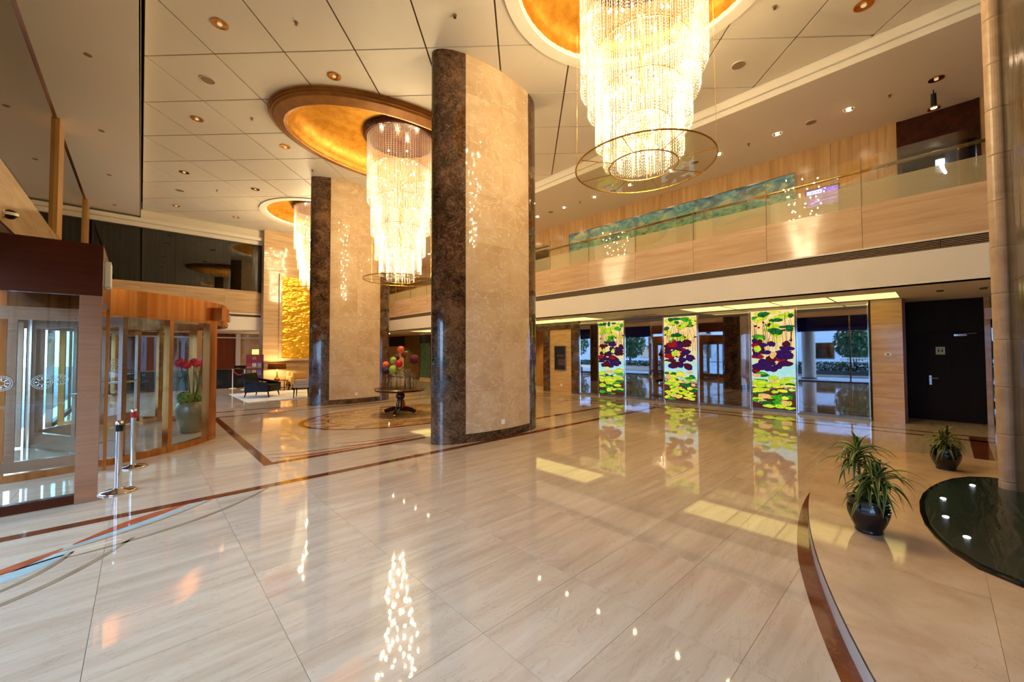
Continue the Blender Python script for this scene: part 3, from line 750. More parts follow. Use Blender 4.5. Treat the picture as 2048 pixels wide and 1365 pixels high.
def chandelier(name_label, cx, cy, zr, ztop, stretch):
    t = thing('chandelier', name_label, 'chandelier', (cx, cy, zr), 0, 'tiered crystal chandeliers')
    zt = ztop-zr
    m = MB(); m.smooth = False; m.lathe([(0, zt+0.01), (0.94, zt+0.01), (0.97, zt-0.02), (0.97, zt-0.12), (0.93, zt-0.15), (0, zt-0.15)], 48); m.obj('canopy_plate', M_MAHOG, t)
    s = stretch
    tiers = [(0.87, zt-0.15, 1.93*s, 0.42, 2.2, 150), (0.77, 2.75*s, 1.40*s, 0.34, 2.6, 130), (0.66, 2.0*s, 0.82*s, 0.40, 3.0, 112), (0.55, 1.3*s, 0.22*s, 0.16, 3.2, 94), (0.36, 0.75*s, 0.02, 0.06, 0, 62)]
    for i, (r0, za, zb, dr, th, n) in enumerate(tiers):
        m = MB(); strand_tier(m, r0, za, zb, dr, th, n, jit=0.012)
        if i < 4: strand_tier(m, r0-0.05, za-0.03, zb+0.12, dr, th, n//2, jit=0.02)
        m.obj('crystal_tier', M_CRYSTAL, t, kind='stuff')
        w = MB(); w.ring([(-0.005, za), (0.005, za), (0.005, za+0.012), (-0.005, za+0.012)], 40, da=(r0, r0)); w.obj('tier_ring', M_GOLDRING, t)
    m = MB()
    for k in range(14):
        a = rnd.uniform(0, 2*PI); q = rnd.uniform(0.05, 0.3); z = rnd.uniform(-0.14, -0.03)
        m.tube([(q*math.cos(a), q*math.sin(a), 0.35), (q*math.cos(a), q*math.sin(a), z)], 0.009, 6)
    m.obj('crystal_drops', M_CRYSTAL, t, kind='stuff')
    m = MB(); m.tube([(0, 0, 0.5), (0, 0, zt-0.1)], 0.03, 8); m.obj('stem', M_GOLDRING, t)
    bm_ = MB(); bm_.smooth = True; bm_.sphere((0, 0, 0), 0.017, 8, 6, 1.3); first = None
    nb = 72
    for k in range(nb):
        u = (k+0.5)/nb; z = 0.12+u*(zt*0.92-0.3); rr = 0.2+0.52*u
        a = k*2.39996; rad = rr*(0.55+0.35*((k*7) % 5)/4)
        p = (rad*math.cos(a), rad*math.sin(a), z)
        if first is None: first = bm_.obj('bulb', M_BULB, t, p)
        else: link('bulb', first.data, t, p)
    # wire ring with spokes and a pale glass annulus, hung on fine wires
    Ro, Ri = 0.95, 0.47
    m = MB(); m.loop([(Ro*math.cos(2*PI*i/72), Ro*math.sin(2*PI*i/72), 0) for i in range(72)], 0.011, 6); m.obj('outer_ring', M_GOLDRING, t)
    m = MB(); m.loop([(Ri*math.cos(2*PI*i/56), Ri*math.sin(2*PI*i/56), 0) for i in range(56)], 0.009, 6); m.obj('inner_ring', M_GOLDRING, t)
    for i in range(8):
        a = 2*PI*(i+0.3)/8
        MB().tube([(Ri*math.cos(a), Ri*math.sin(a), 0), (Ro*math.cos(a), Ro*math.sin(a), 0)], 0.006, 6).obj('spoke', M_GOLDRING, t)
        b0, b1 = a+0.02, a+2*PI/8-0.02
        MB().ring([(0, -0.003), (Ro-Ri-0.02, -0.003), (Ro-Ri-0.02, 0.003), (0, 0.003)], 8, 0, 0, b0, b1, da=(Ri+0.01, Ri+0.01)).obj('glass_leaf', M_RINGGLASS, t)
    for i in range(4):
        a = 2*PI*(i+0.3)/4
        MB().tube([(Ro*math.cos(a), Ro*math.sin(a), 0), (0.92*math.cos(a), 0.92*math.sin(a), zt-0.1)], 0.0025, 4).obj('hanging_wire', M_GOLDRING, t)
    return t
M_RINGGLASS = glass('ring_glass', (0.97, 0.95, 0.88), 1.45, 0.03)
chandelier('crystal chandelier nearest the viewer, cut by the top edge of the photo', 5.2, 2.8, 4.3, 7.6, 0.82)
chandelier('middle crystal chandelier, the one hanging over the flower table in the oval coffer', 5.08, 9.82, 3.6, 7.54, 1.08)
chandelier('farthest crystal chandelier, half hidden behind the farther column', 5.2, 17.1, 4.2, 7.6, 0.85)

# ================================================================== CEILING FITTINGS
def downlight_mesh(lit):
    m = MB(); m.smooth = True
    m.ring([(0.0, -0.006), (0.022, -0.006), (0.022, 0.004), (0.0, 0.004)], 24, da=(0.10, 0.10)); return m
def downlight(x, y, z, label, group, lit, r=1.0):
    t = thing('downlight', label, 'downlight', (x, y, z), 0, group)
    m = MB(); m.ring([(0, -0.012), (0.02, -0.012), (0.02, -0.001), (0, -0.001)], 24, da=(0.085*r, 0.085*r)); m.obj('trim_ring', M_BRASS if not lit else M_WHITE, t)
    m = MB(); m.smooth = True; m.lathe([(0.086*r, -0.010), (0.07*r, -0.007), (0.045*r, -0.003), (0, -0.002)], 24, cap=False); m.obj('reflector', M_BRASS, t)
    m = MB(); m.smooth = True; m.sphere((0, 0, -0.012), 0.04*r if lit else 0.03*r, 12, 6, 0.5); m.obj('bulb', M_DOWN if lit else M_GLOW, t)
    if lit: lamp('SPOT', (0, 0, -0.06), lit, WARM, 0.03, (0, 0, 0), R(115), 0.8, parent=t)
    return t
M_GLOW = emit('dim_lamp', (1.0, 0.75, 0.4), 0.3, False)
nth = ['first', 'second', 'third', 'fourth', 'fifth', 'sixth', 'seventh', 'eighth', 'ninth', 'tenth', 'eleventh', 'twelfth', 'thirteenth', 'fourteenth', 'fifteenth', 'sixteenth', 'seventeenth', 'eighteenth']
for k in range(8):
    downlight(11.13, 1.17+1.32*k, ZU, f'lit downlight in the mezzanine ceiling, {nth[k]} of its row counted from the dark gallery doorway', 'lit downlights over the mezzanine gallery', P_SPOT)
for k in range(8, 18):  # row carried on behind the column to brighten the far end
    downlight(11.13, 1.17+1.32*k, ZU, f'lit downlight added along the mezzanine ceiling behind the nearest column, {nth[k]} of the row', 'lit downlights over the mezzanine gallery', P_SPOT)
downlight(11.12, -0.13, ZU, 'large unlit oval downlight in the mezzanine ceiling before the dark doorway', 'unlit gallery downlight', 0, 1.1)
for i, x in enumerate((0.88, 2.74)):
    for k, y in enumerate((8.12, 11.83, 15.62, 19.4)):
        if (i, k) == (1, 1): pass
        downlight(x, y, ZC, f'brass recessed downlight, {nth[k]} from the front in the {["row beside the low left ceiling", "row nearer the oval coffer"][i]}', 'brass downlights of the panelled ceiling', 0, 1.25)
downlight(8.37, 0.66, ZC, 'large brass downlight at the top right of the panelled ceiling', 'brass downlights of the panelled ceiling', 0, 1.3)
for k, x in enumerate((0.2, 2.2, 4.6)):
    downlight(x, 23.4, 2.658, f'added fill downlight in the white reception ceiling, {nth[k]} from the left', 'added reception fill lights', 70)  # fittings added to carry fill light for the reception
downlight(11.4, 23.5, ZL, 'added fill downlight in the lower ceiling at the far end, before the pale wall panel', 'added far end fill lights', 70)  # added to brighten the dark far end
downlight(13.5, 12.3, ZL, 'added downlight fitting inside the timber-lined opening of the marble portal', 'added portal light fitting', 70)  # fitting added to hold the lamp that lights the timber lining
downlight(6.5, 0.25, ZC, 'added downlight fitting in the panelled ceiling above the water wall', 'added light fitting over the water wall', 30)  # fitting added to hold the lamp lighting the water wall
def grille_disc(x, y, z, label, r, group, name='ceiling_speaker', cat='speaker'):
    t = thing(name, label, cat, (x, y, z), 0, group)
    m = MB(); m.lathe([(0, -0.001), (r, -0.001), (r, -0.008), (r-0.012, -0.012), (0, -0.012)], 24); m.obj('grille', M_GREYP, t)
    m = MB(); m.ring([(0, -0.014), (0.012, -0.014), (0.012, -0.001), (0, -0.001)], 24, da=(r, r)); m.obj('bezel', M_CEIL, t)
for k, (x, y) in enumerate(((0.9, 9.98), (0.88, 17.48))):
    grille_disc(x, y, ZC, ['round speaker grille in the left ceiling panels, nearer one', 'round speaker grille in the left ceiling panels, farther one'][k], 0.12, 'speakers in the panelled ceiling')
grille_disc(8.37, 2.48, ZC, 'round speaker grille in the ceiling right of the nearest chandelier', 0.12, 'speakers in the panelled ceiling')
for k, y in enumerate((1.83, 4.44, 7.06, 9.74)):
    grille_disc(11.13, y, ZU, f'small dark speaker grille in the mezzanine ceiling, {nth[k]} counted from the dark doorway', 0.1, 'speakers over the mezzanine')
def sprinkler(x, y, z, label):
    t = thing('sprinkler', label, 'sprinkler', (x, y, z), 0, 'ceiling sprinklers')
    m = MB(); m.lathe([(0.035, -0.001), (0.035, -0.006), (0.0, -0.008)], 12); m.obj('cover', M_GREYP, t)
    m = MB(); m.lathe([(0.008, -0.006), (0.008, -0.04), (0.025, -0.042), (0.025, -0.046), (0, -0.046)], 10); m.obj('head', M_STEEL, t)
for x, y, w in ((1.81, 7.21, 'in the left panels nearest the viewer'), (1.82, 10.91, 'left of the oval coffer'), (3.68, 5.28, 'between the oval coffer and nearest coffer'), (7.35, 1.64, 'at the top right by the nearest coffer'), (3.71, 12.8, 'just beyond the oval coffer'), (1.8, 16.58, 'in the far left panels'), (7.35, 5.28, 'right of the nearest column top')):
    sprinkler(x, y, ZC, 'small ceiling sprinkler '+w)
for k, y in enumerate((0.52, 3.11, 8.38)): sprinkler(11.13, y, ZU, f'small sprinkler in the mezzanine ceiling, {nth[k]} from the dark doorway')
for k, y in enumerate((10.16, 13.45, 16.64, 19.92)): 
    t = thing('sprinkler', f'flat sprinkler cover on the low left ceiling, {nth[k]} from the front', 'sprinkler', (-0.77, y, ZS), 0, 'flat covers on the low left ceiling')
    m = MB(); m.lathe([(0.0, -0.012), (0.05, -0.012), (0.055, -0.001), (0, -0.001)], 16); m.obj('cover', M_GREYP, t)
# vents and lights of the lower ceiling
for x, y, w, l, lab in ((11.66, -0.09, 0.22, 0.1, 'small dark slot vent in the lower ceiling before the dark door'), (11.8, -0.66, 0.3, 0.1, 'pale slot vent in the lower ceiling at the right end'), (12.0, 6.5, 0.08, 0.9, 'long narrow slot vent in the lower ceiling between the light boxes')):
    t = thing('ceiling_vent', lab, 'vent', (x, y, ZL), 0)
    box(-w/2, -l/2, -0.008, w/2, l/2, -0.001).obj('backing', M_BLACK if l < 0.5 else M_GREYP, t)
    for k in range(3):
        yy = -l/2+l*(k+0.5)/3; box(-w/2, yy-0.004, -0.014, w/2, yy+0.004, -0.008).obj('slat', M_GREYP, t)
for k, (x, y) in enumerate(((11.55, 7.3), (11.75, 7.0), (11.1, 6.0), (11.95, 5.6))):
    grille_disc(x, y, ZL, f'tiny round fitting in the lower ceiling between the light boxes, {nth[k]} from the portal', 0.05, 'round fittings in the lower ceiling', 'ceiling_fitting', 'fitting')

# hanging spotlight before the dark doorway
t = thing('track_spotlight', 'black cylindrical spotlight on a short rod before the dark gallery doorway', 'spotlight', (11.56, -0.09, ZU))
MB().tube([(0, 0, 0), (0, 0, -0.1)], 0.01, 8).obj('rod', M_BLACK, t)
m = MB(); m.lathe([(0, -0.08), (0.04, -0.08), (0.045, -0.34), (0.05, -0.36), (0, -0.35)], 16); m.obj('housing', M_BLACK, t)
m = MB(); m.ring([(0, -0.37), (0.05, -0.39), (0.05, -0.36), (0, -0.36)], 20, da=(0.045, 0.045)); m.obj('bezel', M_BRASS, t)
m = MB(); m.lathe([(0, -0.364), (0.045, -0.364), (0.045, -0.368), (0, -0.37)], 16); m.obj('lens', M_DOWN, t)
lamp('SPOT', (0, 0, -0.42), 20, WARM, 0.03, (0, 0, 0), R(90), parent=t)
# tube light in the room beyond
t = thing('tube_light', 'bright white strip light glowing in the dark room off the gallery', 'light', (14.2, -0.16, 6.2))
m = MB(); m.tube([(-0.3, 0, 0), (0.75, -0.12, 0)], 0.03, 10); m.obj('tube', emit('cool_tube', (0.75, 0.85, 1.0), 8.0), t)
box(-0.35, -0.1, 0.03, 0.8, 0.06, 0.06).obj('batten', M_PLASTIC, t)

# ================================================================== BALUSTRADE, MURAL, TELEVISION
t = thing('glass_balustrade', 'long frameless glass balustrade with round handrail along the mezzanine edge', 'balustrade', (XF, 10, 4.5))
y = 0.93-3*1.63
while y < YE-1.7:
    p = MB().box(0.02, y-10+0.008, -0.1, 0.035, y-10+1.622, 0.97).obj('glass_panel', M_BALGLASS, t)
    MB().box(0.036, y-10+0.008, 0.0, 0.038, y-10+1.622, 0.46).obj('frosted_film', M_FILM, p)
    MB().box(0.016, y-10-0.006, -0.1, 0.039, y-10+0.006, 0.97).obj('edge_strip', M_GREYP, p)
    for yy in (0.35, 1.25):
        MB().tube([(0.0, y-10+yy, 0.66), (0.07, y-10+yy, 0.66), (0.09, y-10+yy, 0.7)], 0.012, 8).obj('bracket', M_CHROME, p)
    y += 1.63
MB().tube([(0.09, YN-10+1, 0.72), (0.09, YE-10.1, 0.72)], 0.032, 12).obj('handrail', plain('rail_bronze', lin(150, 128, 82), 0.25, 1.0), t)
t = thing('mural', 'long blue-green landscape mural on the upper gallery wall', 'painting', (XM, 6.2, 5.43))
box(-0.03, -3.75, 0.02, -0.006, 3.8, 0.93).obj('canvas', M_MURAL, t)
for a in ((-0.04, -3.78, 0, -0.004, 3.83, 0.02), (-0.04, -3.78, 0.93, -0.004, 3.83, 0.955), (-0.04, -3.78, 0.02, -0.004, -3.75, 0.93), (-0.04, 3.8, 0.02, -0.004, 3.83, 0.93)): box(*a).obj('frame_strip', M_STEEL, t)
t = thing('television', 'flat television with purple graphic on the gallery, seen through the glass balustrade', 'television', (12.3, 1.84, 4.32))
box(-0.03, -0.34, 0.93, 0.03, 0.34, 1.40).obj('bezel', M_BLACK, t)
def tv_mat():
    m, nt, o = nmat('tv_picture')
    v = coords(nt, (1, 3, 14)); n = noise(nt, v, 1.3, 3.0, 0.5, 1.5)
    c = ramp(nt, [(0.3, (0.05, 0.03, 0.07)), (0.55, (0.12, 0.06, 0.22)), (0.72, (0.4, 0.2, 0.8))], n)
    e = N(nt, 'ShaderNodeEmission'); L(nt, c, e.inputs[0]); e.inputs[1].default_value = 1.2; L(nt, e.outputs[0], o.inputs[0]); return m
box(-0.034, -0.32, 0.95, -0.03, 0.32, 1.38).obj('screen', tv_mat(), t)
M_TVTXT = emit('tv_text', (0.62, 0.72, 1.0), 1.8, False)
box(-0.036, 0.0, 1.27, -0.0342, 0.29, 1.35).obj('caption_bar', M_TVTXT, t)
M_TVBLUE = emit('tv_blue', (0.12, 0.2, 0.7), 0.5, False)
for k in range(5): box(-0.0375, 0.03+k*0.05, 1.285+0.006*(k % 3), -0.036, 0.055+k*0.05, 1.33).obj('caption_mark', M_TVBLUE, t)
m = MB(); m.smooth = True
m.tube([(-0.036, 0.26, 1.03), (-0.036, 0.05, 1.07), (-0.036, -0.3, 1.09)], 0.012, 6, 0.004)
m.tube([(-0.036, 0.2, 1.0), (-0.036, 0.1, 1.12), (-0.036, 0.06, 1.16), (-0.036, 0.02, 1.1)], 0.01, 6, 0.004)
m.obj('graphic', emit('tv_graphic', (0.45, 0.2, 1.0), 2.0, False), t)
MB().tube([(0.03, 0, 0), (0.03, 0, 1.0)], 0.03, 10).obj('pole', M_CHROME, t)
box(-0.2, -0.25, 0, 0.25, 0.25, 0.02).obj('base', M_BLACK, t)

# ================================================================== MIRRORS AND BACKLIT LOTUS PANELS
def vstrip(y): return box(XM-0.025, y-0.014, 0.0, XM+0.03, y+0.014, 2.8)
mir = [(1.08, 2.48, 'tinted wall mirror between stone pier and rightmost backlit lotus panel'), (3.59, 5.01, 'tinted wall mirror between the rightmost and middle backlit lotus panels'),
       (6.14, 7.56, 'tinted wall mirror between the middle and leftmost backlit lotus panels'), (8.70, 9.54, 'tinted wall mirror between leftmost backlit lotus panel and dark marble portal')]
for a, b, lab in mir:
    t = thing('wall_mirror', lab, 'mirror', (XM, (a+b)/2, 0.08), 0, 'tinted mirrors of the right wall')
    h = (b-a)/2
    box(-0.012, -h, 0, 0.0, h, 2.69).obj('mirror_glass', M_MIRROR, t)
    box(-0.03, h-0.012, -0.05, 0.0, h+0.012, 2.7).obj('edge_strip', M_CHROME, t)
    box(-0.03, -h-0.012, -0.05, 0.0, -h+0.012, 2.7).obj('edge_strip', M_CHROME, t)
for a, b, lab in ((13.55, 16.6, 'first tinted mirror of the far right wall, mostly hidden by the nearest column'), (16.65, 19.85, 'second tinted mirror of the far right wall before its stone pier')):
    t = thing('wall_mirror', lab, 'mirror', (XM, (a+b)/2, 0.08), 0, 'tinted mirrors of the far right wall')
    h = (b-a)/2
    box(-0.012, -h, 0, 0.0, h, 2.63).obj('mirror_glass', M_MIRROR, t)
    box(-0.03, h-0.012, -0.08, 0.0, h+0.012, 2.64).obj('edge_strip', M_CHROME, t)

M_ETCH = gold_leaf('etched_green', lin(30, 58, 44), lin(104, 136, 104), 0.3, 7.0, 0.0, 0.05)
M_OLIVE = plain('olive_panel', lin(96, 74, 34), 0.35, var=0.15, vs=5)
t = thing('etched_glass_screen', 'green etched glass screen under a black header, beyond the flower table', 'glass screen', (XM, 21.15, 0), 0)
box(-0.03, -0.55, 0.12, 0, 0.55, 2.2).obj('green_glass', M_ETCH, t); box(-0.04, -0.58, 2.2, 0, 0.58, 2.68).obj('header', M_BLACK, t); box(-0.04, -0.58, 0, 0, 0.58, 0.12).obj('base', M_TRAV, t)
t = thing('olive_wall_panel', 'olive brown wall panel between the etched screen and pale panel, far right wall', 'wall panel', (XM, 22.75, 0), 0)
for k in range(2): box(-0.03, -0.95+k*0.96, 0.05, 0, -0.01+k*0.96, 2.68).obj('leaf', M_OLIVE, t)
t = thing('pale_wall_panel', 'pale wall panel under a black header at the far end of the right wall', 'wall panel', (XM, 25.0, 0), 0)
box(-0.03, -1.2, 0.05, 0, 1.5, 2.05).obj('panel', M_LIGHT, t); box(-0.04, -1.2, 2.05, 0, 1.5, 2.68).obj('header', M_BLACK, t)
def lotus_bg():
    m, nt, o = nmat('lotus_backlight')
    g_ = N(nt, 'ShaderNodeTexCoord'); sx = N(nt, 'ShaderNodeSeparateXYZ'); L(nt, g_.outputs['Object'], sx.inputs[0])
    n = noise(nt, coords(nt, (3, 3, 5), 0), 1.5, 5.0, 0.6, 1.0)
    ad = N(nt, 'ShaderNodeMath', operation='MULTIPLY_ADD'); L(nt, n, ad.inputs[0]); ad.inputs[1].default_value = 0.9; L(nt, sx.outputs[2], ad.inputs[2])
    mr = N(nt, 'ShaderNodeMapRange'); L(nt, ad.outputs[0], mr.inputs[0]); mr.inputs[1].default_value = 0.45; mr.inputs[2].default_value = 3.15
    c = ramp(nt, [(0.0, lin(70, 36, 30)), (0.20, lin(92, 52, 40)), (0.29, lin(190, 214, 200)), (0.40, lin(150, 210, 214)), (0.52, lin(216, 204, 150)), (0.75, lin(240, 196, 132)), (1.0, lin(244, 214, 140))], mr.outputs[0])
    e = N(nt, 'ShaderNodeEmission'); L(nt, c, e.inputs[0]); e.inputs[1].default_value = 0.46; L(nt, e.outputs[0], o.inputs[0]); return m
def lotus_pad(name, c1, c2, c3):
    m, nt, o = nmat(name)
    n = noise(nt, coords(nt, (1, 1, 1.6), 3.0), 11.0, 5.0, 0.6, 1.5)
    c = ramp(nt, [(0.32, c1), (0.5, c2), (0.68, c3)], n)
    e = N(nt, 'ShaderNodeEmission'); L(nt, c, e.inputs[0]); e.inputs[1].default_value = 0.42; L(nt, e.outputs[0], o.inputs[0]); return m
M_LBG = lotus_bg()
PADS = dict(
    lime=lotus_pad('pad_lime', lin(130, 190, 30), lin(190, 220, 40), lin(236, 236, 90)),
    green=lotus_pad('pad_green', lin(20, 110, 20), lin(50, 160, 30), lin(130, 200, 60)),
    dark=lotus_pad('pad_dark_green', lin(14, 60, 30), lin(24, 96, 44), lin(60, 130, 60)),
    yellow=lotus_pad('pad_yellow', lin(180, 200, 40), lin(232, 226, 60), lin(246, 226, 120)),
    purple=lotus_pad('pad_purple', lin(34, 16, 62), lin(50, 24, 92), lin(80, 30, 50)),
    maroon=lotus_pad('pad_maroon', lin(52, 12, 20), lin(84, 26, 24), lin(54, 24, 70)),
    red=lotus_pad('pad_red', lin(110, 14, 20), lin(170, 26, 26), lin(80, 20, 60)),
    peach=lotus_pad('pad_peach', lin(220, 150, 90), lin(236, 180, 110), lin(240, 210, 140)))
M_LEAD = emit('lotus_outline', lin(46, 30, 26), 0.3, False)
def blob(rx, rz, seed, n=16):
    r2 = random.Random(seed); ph = r2.uniform(0, 6.28); k1 = r2.uniform(0.05, 0.16); k2 = r2.uniform(0.03, 0.09)
    out = []
    for i in range(n):
        a = 2*PI*i/n; q = 1+k1*math.sin(2*a+ph)+k2*math.sin(3*a+2*ph)+0.05*math.sin(5*a+3*ph)-(0.28 if abs(i-int(ph*2) % n) < 1 else 0)
        out.append((rx*q*math.cos(a), rz*q*math.sin(a)))
    return out
def lotus_panel(y0, y1, label, seed):
    """backlit sheet with every lily pad a thin glass piece of its own"""
    h = (y1-y0)/2; r2 = random.Random(seed)
    t = thing('backlit_lotus_panel', label, 'glass panel', (XM, (y0+y1)/2, 0.08), 0, 'backlit lotus pond panels')
    box(-0.02, -h, 0.0, 0.0, h, 2.69).obj('light_sheet', M_LBG, t)
    box(-0.03, h-0.006, -0.08, 0.0, h+0.012, 2.7).obj('edge_strip', M_CHROME, t)
    box(-0.03, -h-0.012, -0.08, 0.0, -h+0.006, 2.7).obj('edge_strip', M_CHROME, t)
    layer = [0]
    def pad(y, z, rx, rz, kind, outline=True):
        rx = min(rx, h*0.55); y = max(-h+rx*1.02+0.01, min(h-rx*1.02-0.01, y)); z = max(rz*1.25+0.01, min(2.68-rz*1.25, z))
        layer[0] += 1; x = -0.0205-layer[0]*0.00009
        pts = blob(rx, rz, r2.random())
        m = MB(); n = len(pts)
        for sc, dx, mi in ((1.05, 0.0, 1), (1.0, 0.00004, 0)):
            m.cur = mi
            m.add([(x-dx, p[0]*sc+y, p[1]*sc+z) for p in pts]+[(x-dx+0.0004, p[0]*sc+y, p[1]*sc+z) for p in pts],
                  [tuple(range(n-1, -1, -1))]+[(i, (i+1) % n, n+(i+1) % n, n+i) for i in range(n)])
        m.obj('glass_piece', [PADS[kind], M_LEAD], t)
    # thin stems in the upper half
    m = MB()
    for k in range(26):
        y = r2.uniform(-h+0.04, h-0.04); z0 = r2.uniform(1.55, 1.9); z1 = z0+r2.uniform(0.3, 0.8)
        m.tube([(-0.0205, y, z0), (-0.0205, y+r2.uniform(-0.05, 0.05), (z0+z1)/2), (-0.0205, y+r2.uniform(-0.08, 0.08), min(z1, 2.66))], 0.005, 4)
    m.obj('stem_lines', M_LEAD, t, kind='stuff')
    for k in range(15):
        pad(r2.uniform(-h, h), r2.uniform(2.4, 2.68), r2.uniform(0.05, 0.15), r2.uniform(0.035, 0.075), r2.choice(['lime', 'lime', 'green', 'yellow', 'dark']))
    for k in range(13):
        pad(r2.uniform(-h, h), r2.uniform(1.85, 2.45), r2.uniform(0.07, 0.18), r2.uniform(0.04, 0.095), r2.choice(['lime', 'green', 'dark', 'lime', 'yellow']))
    for k in range(9):
        pad(r2.uniform(-h, h), r2.uniform(1.8, 2.4), r2.uniform(0.025, 0.045), r2.uniform(0.02, 0.035), r2.choice(['maroon', 'red', 'maroon']))
    for k in range(34):
        pad(r2.uniform(-h, h), 1.06+0.78*(k/34.0)+r2.uniform(-0.06, 0.06), r2.uniform(0.07, 0.19), r2.uniform(0.045, 0.105), r2.choice(['purple', 'maroon', 'purple', 'maroon', 'purple', 'maroon', 'purple', 'red']))
    for k in range(3): pad(r2.uniform(-h, h), r2.uniform(1.45, 1.7), 0.07, 0.09, r2.choice(['lime', 'peach']))
    for k in range(58):
        z = 0.94-0.9*(k/58.0); pad(r2.uniform(-h, h), z+r2.uniform(-0.05, 0.05), r2.uniform(0.07, 0.18), r2.uniform(0.03, 0.068), r2.choice(['lime', 'yellow', 'lime', 'green', 'yellow', 'peach', 'dark', 'lime']))
lotus_panel(2.52, 3.55, 'backlit lily-pad glass panel nearest the dark door, widest of the three in the photo', 3)
lotus_panel(5.04, 6.11, 'middle backlit lily-pad glass panel, between two tinted mirrors', 8)
lotus_panel(7.59, 8.67, 'leftmost backlit lily-pad glass panel, nearest the dark marble portal', 21)

# framed notice on the pale panel
t = thing('poster_display', 'upright dark notice board in steel frame on the pale stone panel of the portal', 'sign', (XM, 10.54, 0.9))
box(-0.03, -0.27, 0.02, -0.004, 0.27, 0.98).obj('board', M_BLACK, t)
for a in ((-0.045, -0.3, 0, -0.004, -0.27, 1.0), (-0.045, 0.27, 0, -0.004, 0.3, 1.0), (-0.045, -0.27, 0, -0.004, 0.27, 0.03), (-0.045, -0.27, 0.97, -0.004, 0.27, 1.0)): box(*a).obj('frame_bar', M_STEEL, t)
pic = plain('notice_picture', lin(86, 52, 60), 0.5, var=0.5, vs=9.0)
box(-0.034, -0.24, 0.34, -0.03, 0.1, 0.46).obj('picture', pic, t); box(-0.034, -0.24, 0.2, -0.03, 0.1, 0.32).obj('picture', pic, t)
for k in range(4): box(-0.034, -0.2, 0.56+k*0.02, -0.03, 0.2-0.06*(k % 2), 0.568+k*0.02).obj('text_line', M_STEEL, t)
for (y, z, lab) in ((10.5, 0.3, 'white socket low on the pale stone panel under the notice board'),):
    t = thing('socket', lab, 'socket', (XM, y, z)); box(-0.012, -0.045, -0.045, 0, 0.045, 0.045).obj('plate', M_PLASTIC, t); box(-0.016, -0.02, -0.02, -0.012, 0.02, 0.02).obj('insert', M_WHITE, t)
t = thing('switch_plate', 'small cream control plate on the stone pier beside the dark door', 'switch', (XM, 0.75, 1.57))
box(-0.014, -0.06, -0.035, 0, 0.06, 0.035).obj('plate', M_PLASTIC, t); box(-0.018, -0.02, -0.012, -0.014, 0.02, 0.012).obj('button', M_BLACK, t)

# dark service door
d = structure('door_1', 'tall black-brown timber service door with chrome lever handle and closer', 'door')
XD = 13.8
box(XD, -0.76, 0, XD+0.08, 0.46, ZL).obj('surround', M_DARKWOOD, d)
leaf = box(XD-0.02, -0.72, 0.01, XD, 0.15, 2.06).obj('leaf', M_DARKWOOD, d)
fx = box(XD-0.018, 0.17, 0.01, XD, 0.44, 2.06).obj('side_panel', M_DARKWOOD, d)
box(XD-0.018, -0.72, 2.08, XD, 0.44, 2.83).obj('top_panel', M_DARKWOOD, d)
m = MB(); m.box(XD-0.03, 0.075, 0.84, XD-0.02, 0.115, 1.06); m.obj('lock_plate', M_CHROME, leaf)
m = MB(); m.tube([(XD-0.03, 0.095, 1.0), (XD-0.08, 0.095, 1.0), (XD-0.085, 0.08, 1.0), (XD-0.085, -0.03, 1.0)], 0.011, 8); m.obj('lever', M_CHROME, leaf)
m = MB(); m.box(XD-0.07, -0.5, 1.985, XD-0.02, -0.3, 2.03); m.obj('closer_body', M_CHROME, leaf)
m = MB(); m.tube([(XD-0.05, -0.4, 2.035), (XD-0.13, -0.5, 2.04), (XD-0.05, -0.64, 2.045)], 0.009, 6); m.obj('closer_arm', M_CHROME, leaf)
sg = box(XD-0.026, -0.155, 1.56, XD-0.02, -0.005, 1.74).obj('sign_plate', plain('sign_bronze', lin(168, 140, 96), 0.35, 0.6), leaf)
m = MB()
for yy in (-0.05, -0.11):
    m.sphere((XD-0.029, yy, 1.69), 0.011, 8, 6); m.box(XD-0.03, yy-0.013, 1.62, XD-0.026, yy+0.013, 1.675)
m.box(XD-0.03, -0.081, 1.61, XD-0.026, -0.078, 1.71); m.obj('pictogram', M_BLACK, leaf)

# ================================================================== REVOLVING DOOR AND SIDE PORTAL
M_EMBLEM = plain('etched_white', (0.75, 0.77, 0.78), 0.5)
def emblem(parent, loc, rot, r):
    """etched round badge: two rings, a scalloped centre and radial petals"""
    m = MB()
    for a, b in ((0.96, 1.0), (0.74, 0.78), (0.30, 0.34)):
        m.ring([(r*a, -0.0006), (r*b, -0.0006), (r*b, 0.0006), (r*a, 0.0006)], 40)
    for k in range(24):
        t = 2*PI*k/24; q = r*0.86
        m.prism([(q*math.cos(t)+r*0.05*math.cos(w), q*math.sin(t)+r*0.05*math.sin(w)) for w in (0, 2.1, 4.2)], -0.0006, 0.0006)
    for k in range(8):
        t = 2*PI*k/8; c, s_ = math.cos(t), math.sin(t)
        m.prism([(r*0.36*c, r*0.36*s_), (r*0.54*c-r*0.1*s_, r*0.54*s_+r*0.1*c), (r*0.70*c, r*0.70*s_), (r*0.54*c+r*0.1*s_, r*0.54*s_-r*0.1*c)], -0.0006, 0.0006)
    o = m.obj('etched_emblem', M_EMBLEM, parent, loc); o.rotation_euler = rot; return o
RV, CX_, CY_ = 2.8, -1.4, 10.9
t = thing('revolving_door', 'large copper-clad revolving door drum with curved glass on the street front', 'revolving door', (CX_, CY_, 0))
def arc(prof, a0, a1, n, mat, name, parent=t, smooth=False):
    m = MB(); m.smooth = smooth; m.ring(prof, n, 0, 0, R(a0), R(a1), da=(RV, RV)); return m.obj(name, mat, parent)
